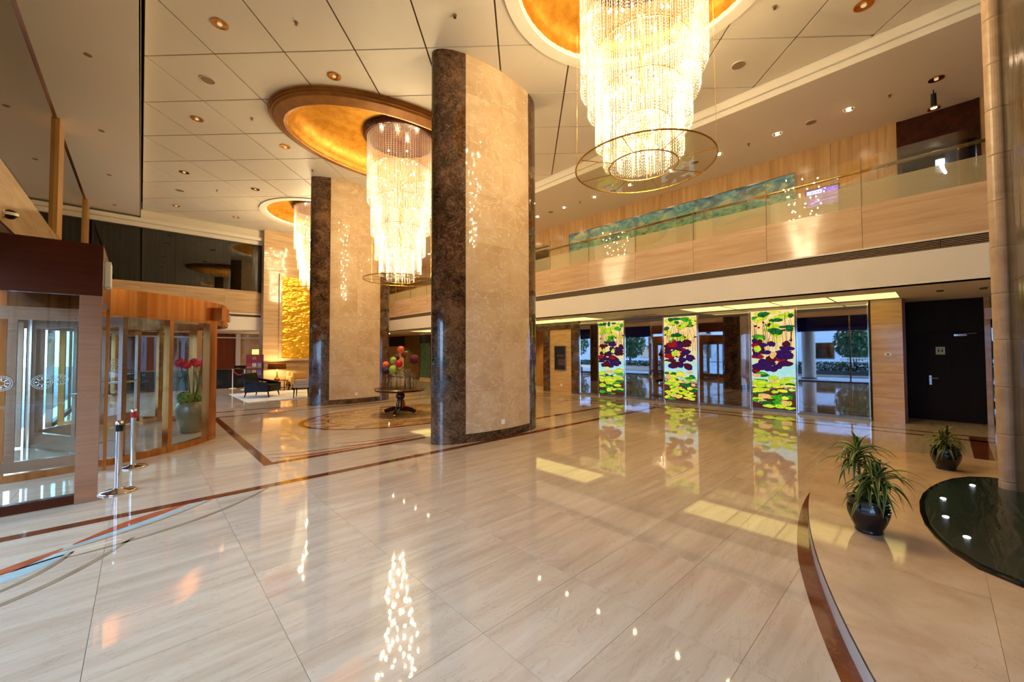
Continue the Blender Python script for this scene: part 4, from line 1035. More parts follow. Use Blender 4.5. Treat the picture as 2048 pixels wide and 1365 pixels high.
for k in range(9):
    a = -70+40*k; arc([(-0.10, 2.2), (0, 2.2), (0, 2.62), (-0.10, 2.62)], a+0.12, a+39.88, 14, M_COPPER, 'header_panel')
arc([(0.0, 2.24), (0.012, 2.24), (0.012, 2.255), (0.0, 2.255)], 0, 360, 96, M_COPPER, 'header_bead')
MB().lathe([(0, 2.5), (RV-0.1, 2.5), (RV-0.1, 2.58), (0, 2.6)], 64).obj('roof_disc', M_HEADER, t)
MB().lathe([(0, -0.004), (RV-0.12, -0.004), (RV-0.12, 0.004), (0, 0.004)], 64).obj('floor_disc', M_FLOOR, t)
spans = [(-70, -51.2), (-50.2, -33.2), (33.2, 50.2), (51.2, 70), (70, 88), (110, 129), (130, 147), (-147, -130), (-129, -110), (-88, -70)]
for a, b in spans:
    arc([(-0.06, 0.1), (-0.05, 0.1), (-0.05, 2.2), (-0.06, 2.2)], a+0.3, b-0.3, 14, M_GLASS, 'curved_glass', smooth=False)
    arc([(-0.10, 0), (0, 0), (0, 0.10), (-0.10, 0.10)], a-0.3, b+0.3, 14, M_COPPER, 'bottom_rail')
for a, w in ((-69.8, 0.8), (-50.7, 0.7), (-30.3, 2.8), (30.3, 2.8), (50.7, 0.7), (70, 0.8), (88, 1), (110, 1), (129.5, 0.7), (149.8, 2.8), (-149.8, 2.8), (-129.5, 0.7), (-110, 1), (-88, 1)):
    arc([(-0.11, 0), (0.005, 0), (0.005, 2.21), (-0.11, 2.21)], a-w, a+w, 3, M_COPPER, 'post')
a = R(-27.5)
m = MB(); m.box(-0.09, -0.16, 2.28, 0.09, 0.16, 2.52); o = m.obj('sensor_box', M_COPPER, t, ((RV+0.05)*math.cos(a), (RV+0.05)*math.sin(a), 0), a)
# rotating wings
MB().tube([(0, 0, 0), (0, 0, 2.5)], 0.07, 16).obj('centre_post', M_BRONZE, t)
for k, ang in enumerate((-62, 58, 178)):
    w = bpy.data.objects.new('door_wing', None); COL.objects.link(w); w.parent = t; w.rotation_euler = (0, 0, R(ang))
    Lw = 2.6
    m = MB(); m.box(0.1, -0.03, 0.03, Lw, 0.03, 0.28); m.box(0.1, -0.03, 2.08, Lw, 0.03, 2.2); m.box(0.1, -0.03, 0.28, 0.2, 0.03, 2.08); m.box(Lw-0.1, -0.03, 0.28, Lw, 0.03, 2.08); m.box(1.3, -0.03, 0.28, 1.4, 0.03, 2.08); m.obj('wing_frame', M_BRONZE, w)
    for xa, xb in ((0.2, 1.3), (1.4, Lw-0.1)): box(xa, -0.006, 0.28, xb, 0.006, 2.08).obj('wing_glass', M_GLASS, w)
    m = MB(); m.tube([(1.35, -0.05, 1.0), (2.45, -0.05, 1.0)], 0.02, 8); m.obj('push_bar', M_CHROME, w)
    emblem(w, (1.85, -0.012, 1.38), (R(90), 0, 0), 0.16)
# curtain-wall infill above and beside the drum
inf = structure('trim_3', 'bronze fascia above the revolving door and portal on the street front', 'fascia', box(XW-0.12, 6.4, 2.9, XW-0.02, 13.9, 3.5), M_HEADER)
for a_, b_ in ((6.4, 6.5), (13.75, 13.9)): box(XW-0.1, a_, 0, XW, b_, 2.9).obj('edge_post', M_BRONZE, inf)
box(XW-0.1, 6.5, 2.62, XW-0.02, 8.1, 2.9).obj('infill', M_HEADER, inf)

t = thing('entrance_portal', 'dark bronze portal box with glazed front and wide brushed post, left foreground', 'portal', (XW, 6.47, 0))
w_ = 1.12      # reaches x = -0.33
box(0.0, 0, 2.3, w_, 0.1, 2.885).obj('header', M_HEADER, t)
box(w_-0.06, 0.102, 2.25, w_, 1.66, 2.88).obj('header_return', M_HEADER, t)
box(0.0, 0.102, 2.84, w_-0.062, 1.5, 2.88).obj('roof_plate', M_HEADER, t)
box(w_-0.175, -0.012, 0, w_, 0.1, 2.298).obj('front_post', M_BRONZE, t)
box(0.0, 0.01, 0, w_-0.177, 0.09, 0.10).obj('bottom_rail', M_HEADER, t)
box(0.0, 0.04, 0.10, w_-0.177, 0.052, 2.3).obj('front_glass', M_GLASS, t)
box(w_-0.03, 0.45, 0.08, w_-0.018, 1.6, 2.25).obj('side_glass', M_GLASS, t)
box(w_-0.06, 1.56, 0, w_, 1.66, 2.25).obj('rear_post', M_COPPER, t)
box(w_-0.045, 0.13, 0.4, w_-0.005, 0.155, 1.9).obj('door_edge', M_BLACK, t)
dl = bpy.data.objects.new('inner_door', None); COL.objects.link(dl); dl.parent = t; dl.location = (0, 0.83, 0)
m = MB(); m.box(0.0, -0.03, 0.28, 0.96, 0.03, 0.40); m.box(0.0, -0.03, 2.05, 0.96, 0.03, 2.2); m.box(0.33, -0.03, 0.40, 0.40, 0.03, 2.05); m.box(0.92, -0.03, 0.4, 0.96, 0.03, 2.05); m.obj('door_frame', M_BRONZE, dl)
box(0.41, -0.006, 0.4, 0.88, 0.006, 2.05).obj('door_glass', M_GLASS, dl)
emblem(dl, (0.60, -0.04, 1.31), (R(90), 0, 0), 0.085); emblem(dl, (0.74, 0.02, 1.33), (R(90), 0, 0), 0.065); emblem(dl, (0.30, -0.05, 1.31), (R(90), 0, 0), 0.085)
box(w_+0.002, 0.3, 2.45, w_+0.05, 0.42, 2.75).obj('junction_box', M_PLASTIC, t)
box(w_+0.002, 0.5, 2.45, w_+0.05, 0.62, 2.75).obj('junction_box', M_PLASTIC, t)
# security camera on the spandrel
t = thing('security_camera', 'small white dome camera on the stone spandrel at the left edge', 'camera', (XW, 8.95, 3.63))
m = MB(); m.smooth = True; m.sphere((0.06, 0, 0), 0.07, 14, 8); m.obj('dome', M_BLACK, t)
m = MB(); m.ring([(0, -0.02), (0.02, -0.02), (0.02, 0.02), (0, 0.02)], 24, 0.06, 0, da=(0.062, 0.062)); m.obj('collar', M_PLASTIC, t)
box(0, -0.05, -0.05, 0.02, 0.05, 0.05).obj('mount', M_PLASTIC, t)

# flower urn seen through the drum glass
def bloom(m, c, r, n=46, sx=1.0):
    """ball of overlapping petals"""
    for i in range(n):
        z = 1-2*(i+0.5)/n; a = i*2.39996; q = math.sqrt(1-z*z)
        d = Vector((q*math.cos(a), q*math.sin(a), z)); u = d.orthogonal().normalized(); v = d.cross(u); w = r*0.34
        p = Vector(c)+d*r*0.78; e = Vector(c)+d*r*1.0
        m.add([p-u*w, p+v*w*0.8+d*r*0.1, p+u*w, p-v*w*0.8+d*r*0.1, e+u*w*0.3], [(0, 1, 4), (1, 2, 4), (2, 3, 4), (3, 0, 4)])
    m.sphere(c, r*0.8, 8, 5)
COLS = dict(coral=plain('petal_coral', lin(238, 106, 60), 0.6), lime=plain('petal_lime', lin(176, 192, 60), 0.6), moss=plain('moss', lin(84, 116, 40), 0.8), red=plain('petal_red', lin(214, 20, 40), 0.6), maroon=plain('petal_maroon', lin(96, 12, 24), 0.7),
            plum=plain('petal_plum', lin(50, 16, 40), 0.7), leaf=plain('leaf_green', lin(40, 78, 34), 0.55), rust=plain('amaranth', lin(150, 40, 26), 0.7))
t = thing('flower_urn', 'tall stone urn with green moss ball and red flowers, seen through the revolving door glass', 'flower arrangement', (0.80, 10.62, 0.004))
m = MB(); m.smooth = True; m.lathe([(0, 0), (0.17, 0), (0.2, 0.05), (0.26, 0.3), (0.28, 0.5), (0.24, 0.62), (0.22, 0.64), (0.2, 0.6), (0, 0.58)], 24); m.obj('urn', streaks('urn_stone', lin(90, 76, 50), lin(130, 108, 70), (4, 4, 4), 0.3, 2), t)
m = MB(); bloom(m, (-0.12, -0.1, 0.72), 0.15, 40); bloom(m, (0.08, 0.05, 0.7), 0.13, 40); m.obj('moss_ball', COLS['moss'], t)
m = MB()
for k in range(9):
    a = k*0.7; m.tube([(0.03*math.cos(a), 0.03*math.sin(a), 0.6), (0.12*math.cos(a), 0.12*math.sin(a), 1.0), (0.2*math.cos(a), 0.2*math.sin(a), 1.36)], 0.008, 5)
m.obj('stems', COLS['leaf'], t)
for k in range(9):
    a = k*0.7; m = MB(); bloom(m, (0.22*math.cos(a), 0.22*math.sin(a), 1.40+0.03*(k % 3)), 0.085, 26); m.obj('bloom', COLS['red'], t)
m = MB()
for k in range(5):
    a = k*1.25; m.tube([(0.1*math.cos(a), 0.1*math.sin(a), 1.25), (0.26*math.cos(a), 0.26*math.sin(a), 1.1), (0.3*math.cos(a), 0.3*math.sin(a), 0.85)], 0.012, 5, 0.004)
m.obj('trailing_leaves', COLS['leaf'], t)

# chrome stanchions
def stanchion(x, y, label, red):
    t = thing('stanchion', label, 'stanchion', (x, y, 0), 0, 'chrome belt stanchions')
    m = MB(); m.smooth = True; m.lathe([(0, 0), (0.165, 0), (0.165, 0.012), (0.15, 0.022), (0.05, 0.036), (0.034, 0.05)], 32, cap=False); m.obj('base', M_CHROME, t)
    m = MB(); m.smooth = True; m.lathe([(0.032, 0.03), (0.032, 0.72)], 20, cap=False); m.obj('pole', M_CHROME, t)
    m = MB(); m.lathe([(0.035, 0.72), (0.035, 0.80), (0, 0.80)], 20, cap=False); m.obj('belt_head', M_BLACK if not red else M_RED_FAB, t)
    m = MB(); m.smooth = True; m.lathe([(0.037, 0.80), (0.037, 0.835), (0.02, 0.845), (0, 0.845)], 20, cap=False); m.obj('cap', M_CHROME, t)
stanchion(-0.17, 6.68, 'chrome stanchion standing nearest, in front of the bronze portal post', False)
stanchion(-0.06, 7.96, 'chrome stanchion just behind the nearest one, with red belt head', True)

# ================================================================== FLOWER TABLE
TBX, TBY, TBZ = 5.08, 9.79, 0.70
t = thing('pedestal_table', 'round mahogany pedestal table with turned column and castors on the medallion', 'table', (TBX, TBY, 0))
m = MB(); m.smooth = False; m.lathe([(0, TBZ-0.085), (0.59, TBZ-0.085), (0.645, TBZ-0.07), (0.655, TBZ-0.035), (0.67, TBZ-0.025), (0.665, TBZ), (0, TBZ)], 64); m.obj('tabletop', M_MAHOG, t)
m = MB(); m.ring([(0, TBZ-0.024), (0.012, TBZ-0.024), (0.012, TBZ-0.004), (0, TBZ-0.004)], 64, da=(0.664, 0.664)); m.obj('gilt_edge', M_BRASS, t)
m = MB(); m.smooth = True; m.lathe([(0.10, TBZ-0.086), (0.10, 0.60), (0.07, 0.585), (0.105, 0.54), (0.12, 0.49), (0.105, 0.43), (0.075, 0.40), (0.085, 0.385), (0.085, 0.37), (0.10, 0.33), (0.125, 0.24), (0.11, 0.20), (0.13, 0.185), (0.13, 0.15)], 32); m.obj('pedestal', M_MAHOG, t)
m = MB()
for k in range(12):
    a = 2*PI*k/12; m.tube([(0.105*math.cos(a), 0.105*math.sin(a), 0.36), (0.128*math.cos(a), 0.128*math.sin(a), 0.26), (0.118*math.cos(a), 0.118*math.sin(a), 0.2)], 0.009, 5)
m.obj('carved_ribs', M_BRASS, t)
for k in range(4):
    a = R(43+90*k); c, s_ = math.cos(a), math.sin(a)
    m = MB(); pts = [(0.06*c, 0.06*s_, 0.15), (0.22*c, 0.22*s_, 0.14), (0.36*c, 0.36*s_, 0.10), (0.42*c, 0.42*s_, 0.085)]; m.tube(pts, 0.07, 8, 0.05)
    f = m.obj('foot', M_MAHOG, t)
    m = MB(); m.smooth = True; m.sphere((0.42*c, 0.42*s_, 0.035), 0.035, 10, 6); m.obj('castor', M_BRASS, f)
rv, fv = Vector((0.73, -0.683, 0)), Vector((0.683, 0.73, 0))
flw = [(0.00, 0.02, 1.03, 0.085, 'coral'), (-0.02, -0.06, 0.65, 0.095, 'red'), (-0.17, -0.1, 0.50, 0.10, 'lime'), (-0.20, 0.02, 0.74, 0.085, 'lime'), (-0.16, 0.12, 0.80, 0.09, 'maroon'), (-0.40, 0.0, 0.62, 0.085, 'coral'),
       (-0.36, -0.12, 0.46, 0.09, 'plum'), (0.36, 0.05, 0.76, 0.12, 'maroon'), (0.05, 0.14, 0.88, 0.075, 'rust'), (0.18, 0.1, 0.92, 0.10, 'leaf')]
vz = [(-0.33, 0.02), (-0.20, -0.13), (-0.09, 0.0), (0.03, -0.15), (0.12, 0.03), (0.24, -0.1), (0.33, 0.05), (-0.16, 0.16), (0.05, 0.2), (0.22, 0.17)]
wh = ['left end', 'front left', 'middle', 'front middle', 'centre right', 'front right', 'right end', 'back left', 'back middle', 'back right']
for k, (ax, ay) in enumerate(vz):
    p = Vector((TBX, TBY, TBZ))+rv*ax+fv*ay; h = 0.40+0.05*(k % 3)
    tv = thing('glass_vase', f'tall clear glass cylinder vase at the {wh[k]} of the pedestal table', 'vase', p, 0, 'glass cylinder vases on the pedestal table')
    m = MB(); m.smooth = True; m.lathe([(0.0, 0.0), (0.045, 0.0), (0.045, h), (0.041, h), (0.041, 0.02), (0, 0.02)], 16, cap=False); m.obj('cylinder', M_VASEGLASS, tv)
    m = MB(); m.smooth = True; m.ring([(0, h-0.004), (0.006, h-0.004), (0.006, h), (0, h)], 16, da=(0.04, 0.04)); m.obj('rim', M_CHROME, tv)
used = [5, 3, 1, 7, 2, 0, 0, 6, 8, 9]
nm = dict(coral='coral orange', red='bright red', lime='lime green', maroon='dark maroon', plum='deep plum', rust='rust red', leaf='green leafy')
wf_ = ['topmost of all', 'in the middle front', 'low at the front left', 'above the front lime one', 'behind the lime one', 'at the far left', 'drooping at the far left', 'large, at the right', 'under the topmost coral one', 'behind, right of the topmost']
for k, (ax, ay, z, r, kind) in enumerate(flw):
    p = Vector((TBX, TBY, TBZ)); vx, vy = vz[k]
    base = p+rv*vx+fv*vy
    tf = thing('flower', f'{nm[kind]} flower head on the pedestal table, {wf_[k]}', 'flower', base+Vector((0, 0, 0.02)), 0, 'flower heads in the glass vases')
    d = rv*(ax-vx)+fv*(ay-vy); hz = z-0.02
    m = MB(); m.smooth = True
    m.tube([(0, 0, 0.0), (0.0, 0.0, min(0.36, hz*0.6)), tuple(d*0.6+Vector((0, 0, hz*0.85))), tuple(d+Vector((0, 0, hz)))], 0.008, 6); m.obj('stem', COLS['leaf'], tf)
    m = MB()
    if kind == 'leaf':
        for i in range(9):
            a = i*0.7; m.add([tuple(d+Vector((0, 0, hz))), tuple(d+Vector((0.07*math.cos(a), 0.07*math.sin(a), hz+0.07))), tuple(d+Vector((0.17*math.cos(a+0.15), 0.17*math.sin(a+0.15), hz+0.02))), tuple(d+Vector((0.07*math.cos(a+0.5), 0.07*math.sin(a+0.5), hz+0.05)))], [(0, 1, 2, 3)])
    else: bloom(m, tuple(d+Vector((0, 0, hz))), r*1.1, 70)
    m.obj('bloom', COLS[kind], tf)
for k, (ax, ay, z, kind) in enumerate(((-0.24, -0.13, 0.36, 'rust'), (0.26, -0.06, 0.40, 'rust'), (0.40, 0.05, 0.55, 'rust'))):
    p = Vector((TBX, TBY, TBZ))+rv*ax+fv*ay
    tf = thing('amaranth', f'hanging rust-red amaranth tassel on the pedestal table, {["left", "middle", "right"][k]} one', 'flower', p, 0, 'amaranth tassels among the vases')
    m = MB(); m.tube([(0, 0, 0.0), (0.01, 0, z)], 0.006, 5); m.obj('stem', COLS['leaf'], tf)
    m = MB()
    for i in range(9): m.sphere((0.02*math.sin(i*2), 0.02*math.cos(i*2), z-0.03*i), 0.026-0.0015*i, 6, 4)
    m.obj('tassel', COLS[kind], tf)

# ================================================================== RECEPTION CORNER
t = thing('gold_relief', 'gilded hammered relief panel framed in stone on the back wall', 'artwork', (5.95, GY, 1.28))
from mathutils import noise as mn
nx, nz = 120, 190; wd, hg = 2.5, 3.75; vs = []; fs = []
for j in range(nz+1):
    for i in range(nx+1):
        x, z = -wd/2+wd*i/nx, 0.12+hg*j/nz
        h = mn.fractal(Vector((x*2.2+3, z*5.5, 1.7)), 0.55, 2.1, 6); h2 = mn.ridged_multi_fractal(Vector((x*1.6, z*3.0+9, 4.2)), 0.7, 2.1, 5, 0.8, 1.6)
        vs.append((x, -0.05-0.03*h-0.012*h2, z))
for j in range(nz):
    for i in range(nx): b = j*(nx+1)+i; fs.append((b, b+1, b+nx+2, b+nx+1))
m = MB(); m.smooth = True; m.add(vs, fs); m.obj('relief', M_RELIEF, t)
for a in ((-1.37, -0.1, 0, 1.37, 0, 0.12), (-1.37, -0.1, 3.87, 1.37, 0, 3.99), (-1.37, -0.1, 0.12, -1.25, 0, 3.87), (1.25, -0.1, 0.12, 1.37, 0, 3.87)): box(*a).obj('frame_bar', M_TRAV_X, t)

M_SOFA = plain('sofa_fabric', lin(190, 150, 84), 0.75, var=0.1, vs=9); M_BLKFAB = plain('black_upholstery', (0.008, 0.008, 0.010), 0.6, spec=0.25)
M_PALEFAB = plain('pale_upholstery', lin(206, 190, 168), 0.8)
def soft(name, parent, mat, x0, y0, z0, x1, y1, z1, b=0.03): return box(x0, y0, z0, x1, y1, z1).obj(name, mat, parent, bevel=b)
t = thing('armchair', 'low black leather armchair with tapered legs on the pale rug', 'armchair', (3.35, 17.3, 0.021), R(-38))
soft('seat', t, M_BLKFAB, -0.40, -0.42, 0.20, 0.48, 0.42, 0.45, 0.05)
m = MB(); m.add([(-0.52, -0.42, 0.86), (-0.40, -0.42, 0.88), (-0.26, -0.42, 0.24), (-0.40, -0.42, 0.24), (-0.52, 0.42, 0.86), (-0.40, 0.42, 0.88), (-0.26, 0.42, 0.24), (-0.40, 0.42, 0.24)], [(0, 1, 2, 3), (7, 6, 5, 4), (0, 4, 5, 1), (1, 5, 6, 2), (2, 6, 7, 3), (3, 7, 4, 0)]); m.obj('backrest', M_BLKFAB, t, bevel=0.03)
for s_ in (-1, 1):
    m = MB(); m.tube([(-0.38, s_*0.44, 0.62), (0.1, s_*0.45, 0.53), (0.44, s_*0.45, 0.46)], 0.05, 8); m.box(-0.38, s_*0.42, 0.2, 0.44, s_*0.48, 0.5); m.obj('arm', M_BLKFAB, t)
    for x in (-0.36, 0.38): m = MB(); m.tube([(x, s_*0.36, 0.24), (x+(0.05 if x > 0 else -0.06), s_*0.38, 0)], 0.03, 8, 0.016); m.obj('leg', M_DARKWOOD, t)
t = thing('sofa', 'golden beige sofa against the back wall under the gold relief', 'sofa', (6.0, 19.85, 0.0))
soft('base', t, M_SOFA, -1.15, -0.42, 0.12, 1.15, 0.42, 0.28, 0.03)
soft('backrest', t, M_SOFA, -1.15, 0.22, 0.28, 1.15, 0.45, 0.82, 0.06)
for k in range(3): soft('seat_cushion', t, M_SOFA, -1.0+k*0.67, -0.42, 0.285, -1.0+(k+1)*0.67-0.01, 0.2, 0.44, 0.05); soft('back_cushion', t, M_SOFA, -1.0+k*0.67, 0.06, 0.44, -1.0+(k+1)*0.67-0.01, 0.22, 0.76, 0.05)
for s_ in (-1, 1): soft('arm', t, M_SOFA, s_*1.15, -0.42, 0.12, s_*1.01, 0.3, 0.6, 0.04)
for x in (-1.05, 1.05):
    for y_ in (-0.36, 0.36): box(x-0.03, y_-0.03, 0, x+0.03, y_+0.03, 0.12).obj('foot', M_DARKWOOD, t)
t = thing('side_chair', 'pale upholstered chair with dark legs, half hidden by the farther column', 'chair', (4.36, 15.95, 0.018), R(155))
soft('seat', t, M_PALEFAB, -0.26, -0.26, 0.36, 0.26, 0.26, 0.47, 0.03); soft('backrest', t, M_PALEFAB, -0.28, -0.27, 0.47, -0.20, 0.27, 0.88, 0.03)
soft('arm', t, M_PALEFAB, -0.22, -0.28, 0.47, 0.2, -0.22, 0.64, 0.02); soft('arm', t, M_PALEFAB, -0.22, 0.22, 0.47, 0.2, 0.28, 0.64, 0.02)
for x in (-0.22, 0.22):
    for y_ in (-0.22, 0.22): m = MB(); m.tube([(x, y_, 0.36), (x*1.08, y_*1.08, 0)], 0.024, 8, 0.015); m.obj('leg', M_DARKWOOD, t)
t = thing('rug', 'pale rug with dark sweeping stripe under the armchair and sofa', 'rug', (4.7, 17.9, 0))
box(-2.1, -2.3, 0.002, 2.2, 1.4, 0.014).obj('pile', plain('rug_wool', lin(226, 220, 206), 0.95), t)
m = MB(); pts = bez((-1.2, -0.9), (-0.4, 0.3), (0.4, 0.5), (1.6, -1.4), 24)
for i in range(24):
    (x0, y0), (x1, y1) = pts[i], pts[i+1]; m.add([(x0, y0-0.06, 0.0146), (x1, y1-0.06, 0.0146), (x1, y1+0.06, 0.0146), (x0, y0+0.06, 0.0146)], [(0, 1, 2, 3)])
m.obj('stripe', M_BLACK, t)
t = thing('lamp_table', 'small square glass and steel side table beside the sofa', 'table', (4.42, 19.9, 0))
box(-0.38, -0.34, 0.42, 0.38, 0.34, 0.45).obj('tabletop', M_MAHOG, t)
for x in (-0.35, 0.35):
    for y_ in (-0.31, 0.31): box(x-0.015, y_-0.015, 0, x+0.015, y_+0.015, 0.42).obj('leg', M_STEEL, t)
box(-0.35, -0.31, 0.1, 0.35, 0.31, 0.12).obj('shelf', M_MAHOG, t)
def table_lamp(loc, label, col, r, power, hb, hs, tr):
    t = thing('table_lamp', label, 'lamp', loc)
    m = MB(); m.smooth = True; m.lathe([(0, 0), (0.11, 0), (0.12, 0.03), (0.10, 0.06), (0.05, 0.12), (0.025, 0.2), (0.02, hb), (0.0, hb)], 20); m.obj('base', M_GOLDRING, t)
    m = MB(); m.smooth = True; m.ring([(0, hb+0.02), (0.004, hb+0.02), (0.004-r*0.06, hb+hs), (-r*0.06, hb+hs)], 32, da=(r, r)); m.obj('shade', shade_mat('shade_'+label[:6], col, tr), t)
    m = MB(); m.smooth = True; m.sphere((0, 0, hb+hs*0.45), 0.04, 10, 6); m.obj('bulb', M_BULB_SOFT, t)
    m = MB(); m.tube([(0, 0, hb), (0, 0, hb+hs*0.4)], 0.012, 8); m.obj('holder', M_BRASS, t)
    lamp('POINT', (0, 0, hb+hs*0.45), power, (1, 0.7, 0.36), 0.05, parent=t)
table_lamp((4.42, 19.95, 0.45), 'table lamp with wide brown drum shade glowing on the side table', lin(120, 76, 30), 0.36, 70, 0.46, 0.26, 0.25)
DY = 22.8
t = thing('reception_desk', 'long black reception desk at the back left with pale top edge', 'desk', (1.4, DY, 0))
box(-2.6, 0, 0.0, 2.55, 0.5, 0.86).obj('front', M_BLACK, t); box(-2.65, -0.06, 0.865, 2.6, 0.55, 0.90).obj('top', M_STEEL, t)
for k in range(7): box(-2.55+k*0.73, -0.014, 0.06, -2.55+(k+1)*0.73-0.01, -0.002, 0.84).obj('front_panel', plain('desk_panel_%d' % k, (0.012, 0.02, 0.022), 0.08), t)
t = thing('desk_monitor', 'low black monitor housing at the right end of the reception desk', 'monitor', (3.62, DY+0.2, 0.90)); box(-0.35, -0.05, 0.02, 0.3, 0.05, 0.14).obj('screen', M_BLACK, t, bevel=0.01); box(-0.1, -0.1, 0, 0.1, 0.1, 0.02).obj('stand', M_BLACK, t)
t = thing('console_table', 'tall slim dark console behind the desk carrying the white lamp', 'table', (4.28, 23.6, 0)); box(-0.3, -0.25, 0.95, 0.3, 0.25, 1.0).obj('tabletop', M_DARKWOOD, t)
for x in (-0.27, 0.27):
    for y_ in (-0.22, 0.22): box(x-0.02, y_-0.02, 0, x+0.02, y_+0.02, 0.95).obj('leg', M_DARKWOOD, t)
table_lamp((4.30, 23.6, 1.0), 'white shaded lamp glowing behind the red brochure rack', lin(240, 226, 190), 0.2, 12, 0.48, 0.34, 0.6)
t = thing('brochure_rack', 'tall red brochure stand filled with leaflets beside the armchair', 'brochure stand', (3.5, 19.62, 0), R(-20))
M_REDP = plain('rack_red', lin(130, 18, 22), 0.45)
box(-0.3, 0, 0.04, 0.3, 0.12, 1.58).obj('panel', M_REDP, t); box(-0.32, -0.15, 0, 0.32, 0.25, 0.04).obj('base', M_BLACK, t); box(0.3, -0.02, 0.04, 0.32, 0.14, 1.58).obj('side_edge', M_BLACK, t)
m = MB(); m.ring([(0.05, -0.002), (0.062, -0.002), (0.062, 0.002), (0.05, 0.002)], 24); o = m.obj('round_badge', M_GOLDRING, t, (0, -0.004, 1.42)); o.rotation_euler = (R(90), 0, 0)
lc = [lin(190, 30, 40), lin(200, 190, 180), lin(150, 140, 170), lin(110, 120, 80), lin(200, 170, 90), lin(90, 100, 150), lin(210, 60, 60), lin(120, 110, 160), lin(70, 60, 120)]
for k in range(9):
    i, j = k % 3, k//3; x = -0.27+i*0.185; z = 1.02-j*0.29
    b = box(x, -0.035, z-0.02, x+0.17, -0.005, z+0.05).obj('pocket', M_GREYP, t)
    box(x+0.01, -0.025, z, x+0.16, -0.012, z+0.2).obj('leaflet', plain('leaflet_%d' % k, lc[k], 0.5), t)
pp = [(3.13, 22.3), (3.42, 21.2)]
for k, (x, y) in enumerate(pp):
    t = thing('rope_post', ['slim white rope post before the reception desk, left one', 'slim white rope post near the armchair, right one'][k], 'rope post', (x, y, 0), 0, 'rope posts at reception')
    m = MB(); m.lathe([(0, 0), (0.15, 0), (0.15, 0.015), (0.03, 0.03), (0.022, 0.04), (0.022, 0.84), (0.035, 0.86), (0.03, 0.9), (0, 0.91)], 20, cap=False); m.obj('post', M_PLASTIC, t)
    m = MB(); m.ring([(0, 0.82), (0.012, 0.82), (0.012, 0.845), (0, 0.845)], 16, da=(0.024, 0.024)); m.obj('collar', M_CHROME, t)
t = thing('barrier_rope', 'red velvet rope sagging between the two white posts', 'rope', (pp[0][0], pp[0][1], 0.83))
m = MB(); m.smooth = True; dx, dy = pp[1][0]-pp[0][0], pp[1][1]-pp[0][1]
m.tube([(0.02+dx*s_*0.97, dy*s_*0.98-0.02, -0.75*s_*(1-s_)) for s_ in [i/12 for i in range(13)]], 0.022, 8); m.obj('rope', M_RED_FAB, t)
m = MB(); m.sphere((0.03, -0.03, 0), 0.028, 8, 6); m.sphere((dx-0.02, dy+0.03, 0), 0.028, 8, 6); m.obj('hooks', M_CHROME, t)

# ================================================================== PLATFORM, WATER FEATURE, PLANTS
PH = 0.12
def edge_y(x): return -9.95+math.sqrt(121-(6.7-x)**2)
outer = [(x, edge_y(x)) for x in [0.6+0.25*k for k in range(27)]]
outer += bez((7.1, 1.045), (8.0, 1.0), (8.55, 0.5), (8.65, -0.3), 12)[1:]
poly = outer+[(8.65, -2.6), (0.6, -2.6)]
plat = structure('floor_2', 'low raised marble platform with curved edge around the dark pool', 'platform', MB().prism(poly, -0.002, PH-0.004), M_GROUT)
xs = [0.0, 1.05, 2.1, 2.92, 3.86, 4.8, 5.74, 6.68, 7.62, 9]; ysl = [-3, -1.35, -0.2, 2]
for i in range(len(xs)-1):
    for j in range(len(ysl)-1):
        pc = poly
        for c in ((-1, 0, -xs[i]-0.001), (1, 0, xs[i+1]-0.001), (0, -1, -ysl[j]-0.001), (0, 1, ysl[j+1]-0.001)):
            pc = clip(pc, *c)
            if len(pc) < 3: break
        if len(pc) > 2 and abs(area(pc)) > 0.002: MB().prism(pc, PH-0.03, PH).obj('slab', M_PLAT, plat)
m = MB(); M_RISER = plain('riser_stone', lin(208, 198, 186), 0.25)
k = len(outer); m.add([(x, y+0.004, 0.0) for x, y in outer]+[(x, y+0.004, PH-0.012) for x, y in outer], [(i+1, i, k+i, k+i+1) for i in range(k-1)]); m.obj('riser', M_RISER, plat)
# brown curb strip on the floor along the edge
lo = [(x, edge_y(x)) for x in [0.6+0.2*k for k in range(28)]]; cw = []
for x, y in lo:
    s_ = min(1, max(0, (6.0-x)/2.2)); w = 0.11*s_**0.6 if s_ > 0 else 0.0
    cw.append((x, y+w+0.002))
mb = MB(); k = len(lo); mb.add([(x, y, 0.002) for x, y in lo]+[(x, y, 0.002) for x, y in cw], [(i, i+1, k+i+1, k+i) for i in range(k-1)]); mb.obj('border_strip', M_BROWN, plat)

pool_o = [(4.05, -0.75), (4.10, -0.5), (4.18, -0.34), (4.30, -0.17), (4.53, -0.04), (4.78, 0.04), (5.05, 0.10), (5.4, 0.135), (5.75, 0.145), (6.1, 0.125), (6.43, 0.075), (6.75, 0.0), (7.05, -0.10), (7.3, -0.24), (7.45, -0.42), (7.45, -0.75)]
pool_o = pool_o+[(7.3, -1.3), (4.2, -1.3)]
t = thing('pool', 'black glossy pool with glowing painted glints set into the platform beneath the water wall', 'pool', (5.7, -0.4, PH))
loc = [(x-5.7, y+0.4) for x, y in pool_o]
MB().prism(loc, 0.0005, 0.014).obj('stone_rim', plain('pool_stone', (0.010, 0.009, 0.008), 0.06), t)
ins = [(x*0.955, y*0.93) for x, y in loc]
def water_mat():
    m, nt, o = nmat('dark_water')
    v = coords(nt, (1.1, 7.0, 1.0)); n = noise(nt, v, 1.6, 3.0, 0.5, 0.8)
    bsdf(nt, o, (0.008, 0.024, 0.021), 0.2, 0, 0.9, n, 0.16, 0.05, coat=0.0); return m
MB().prism(ins, 0.012, 0.022).obj('water', water_mat(), t)
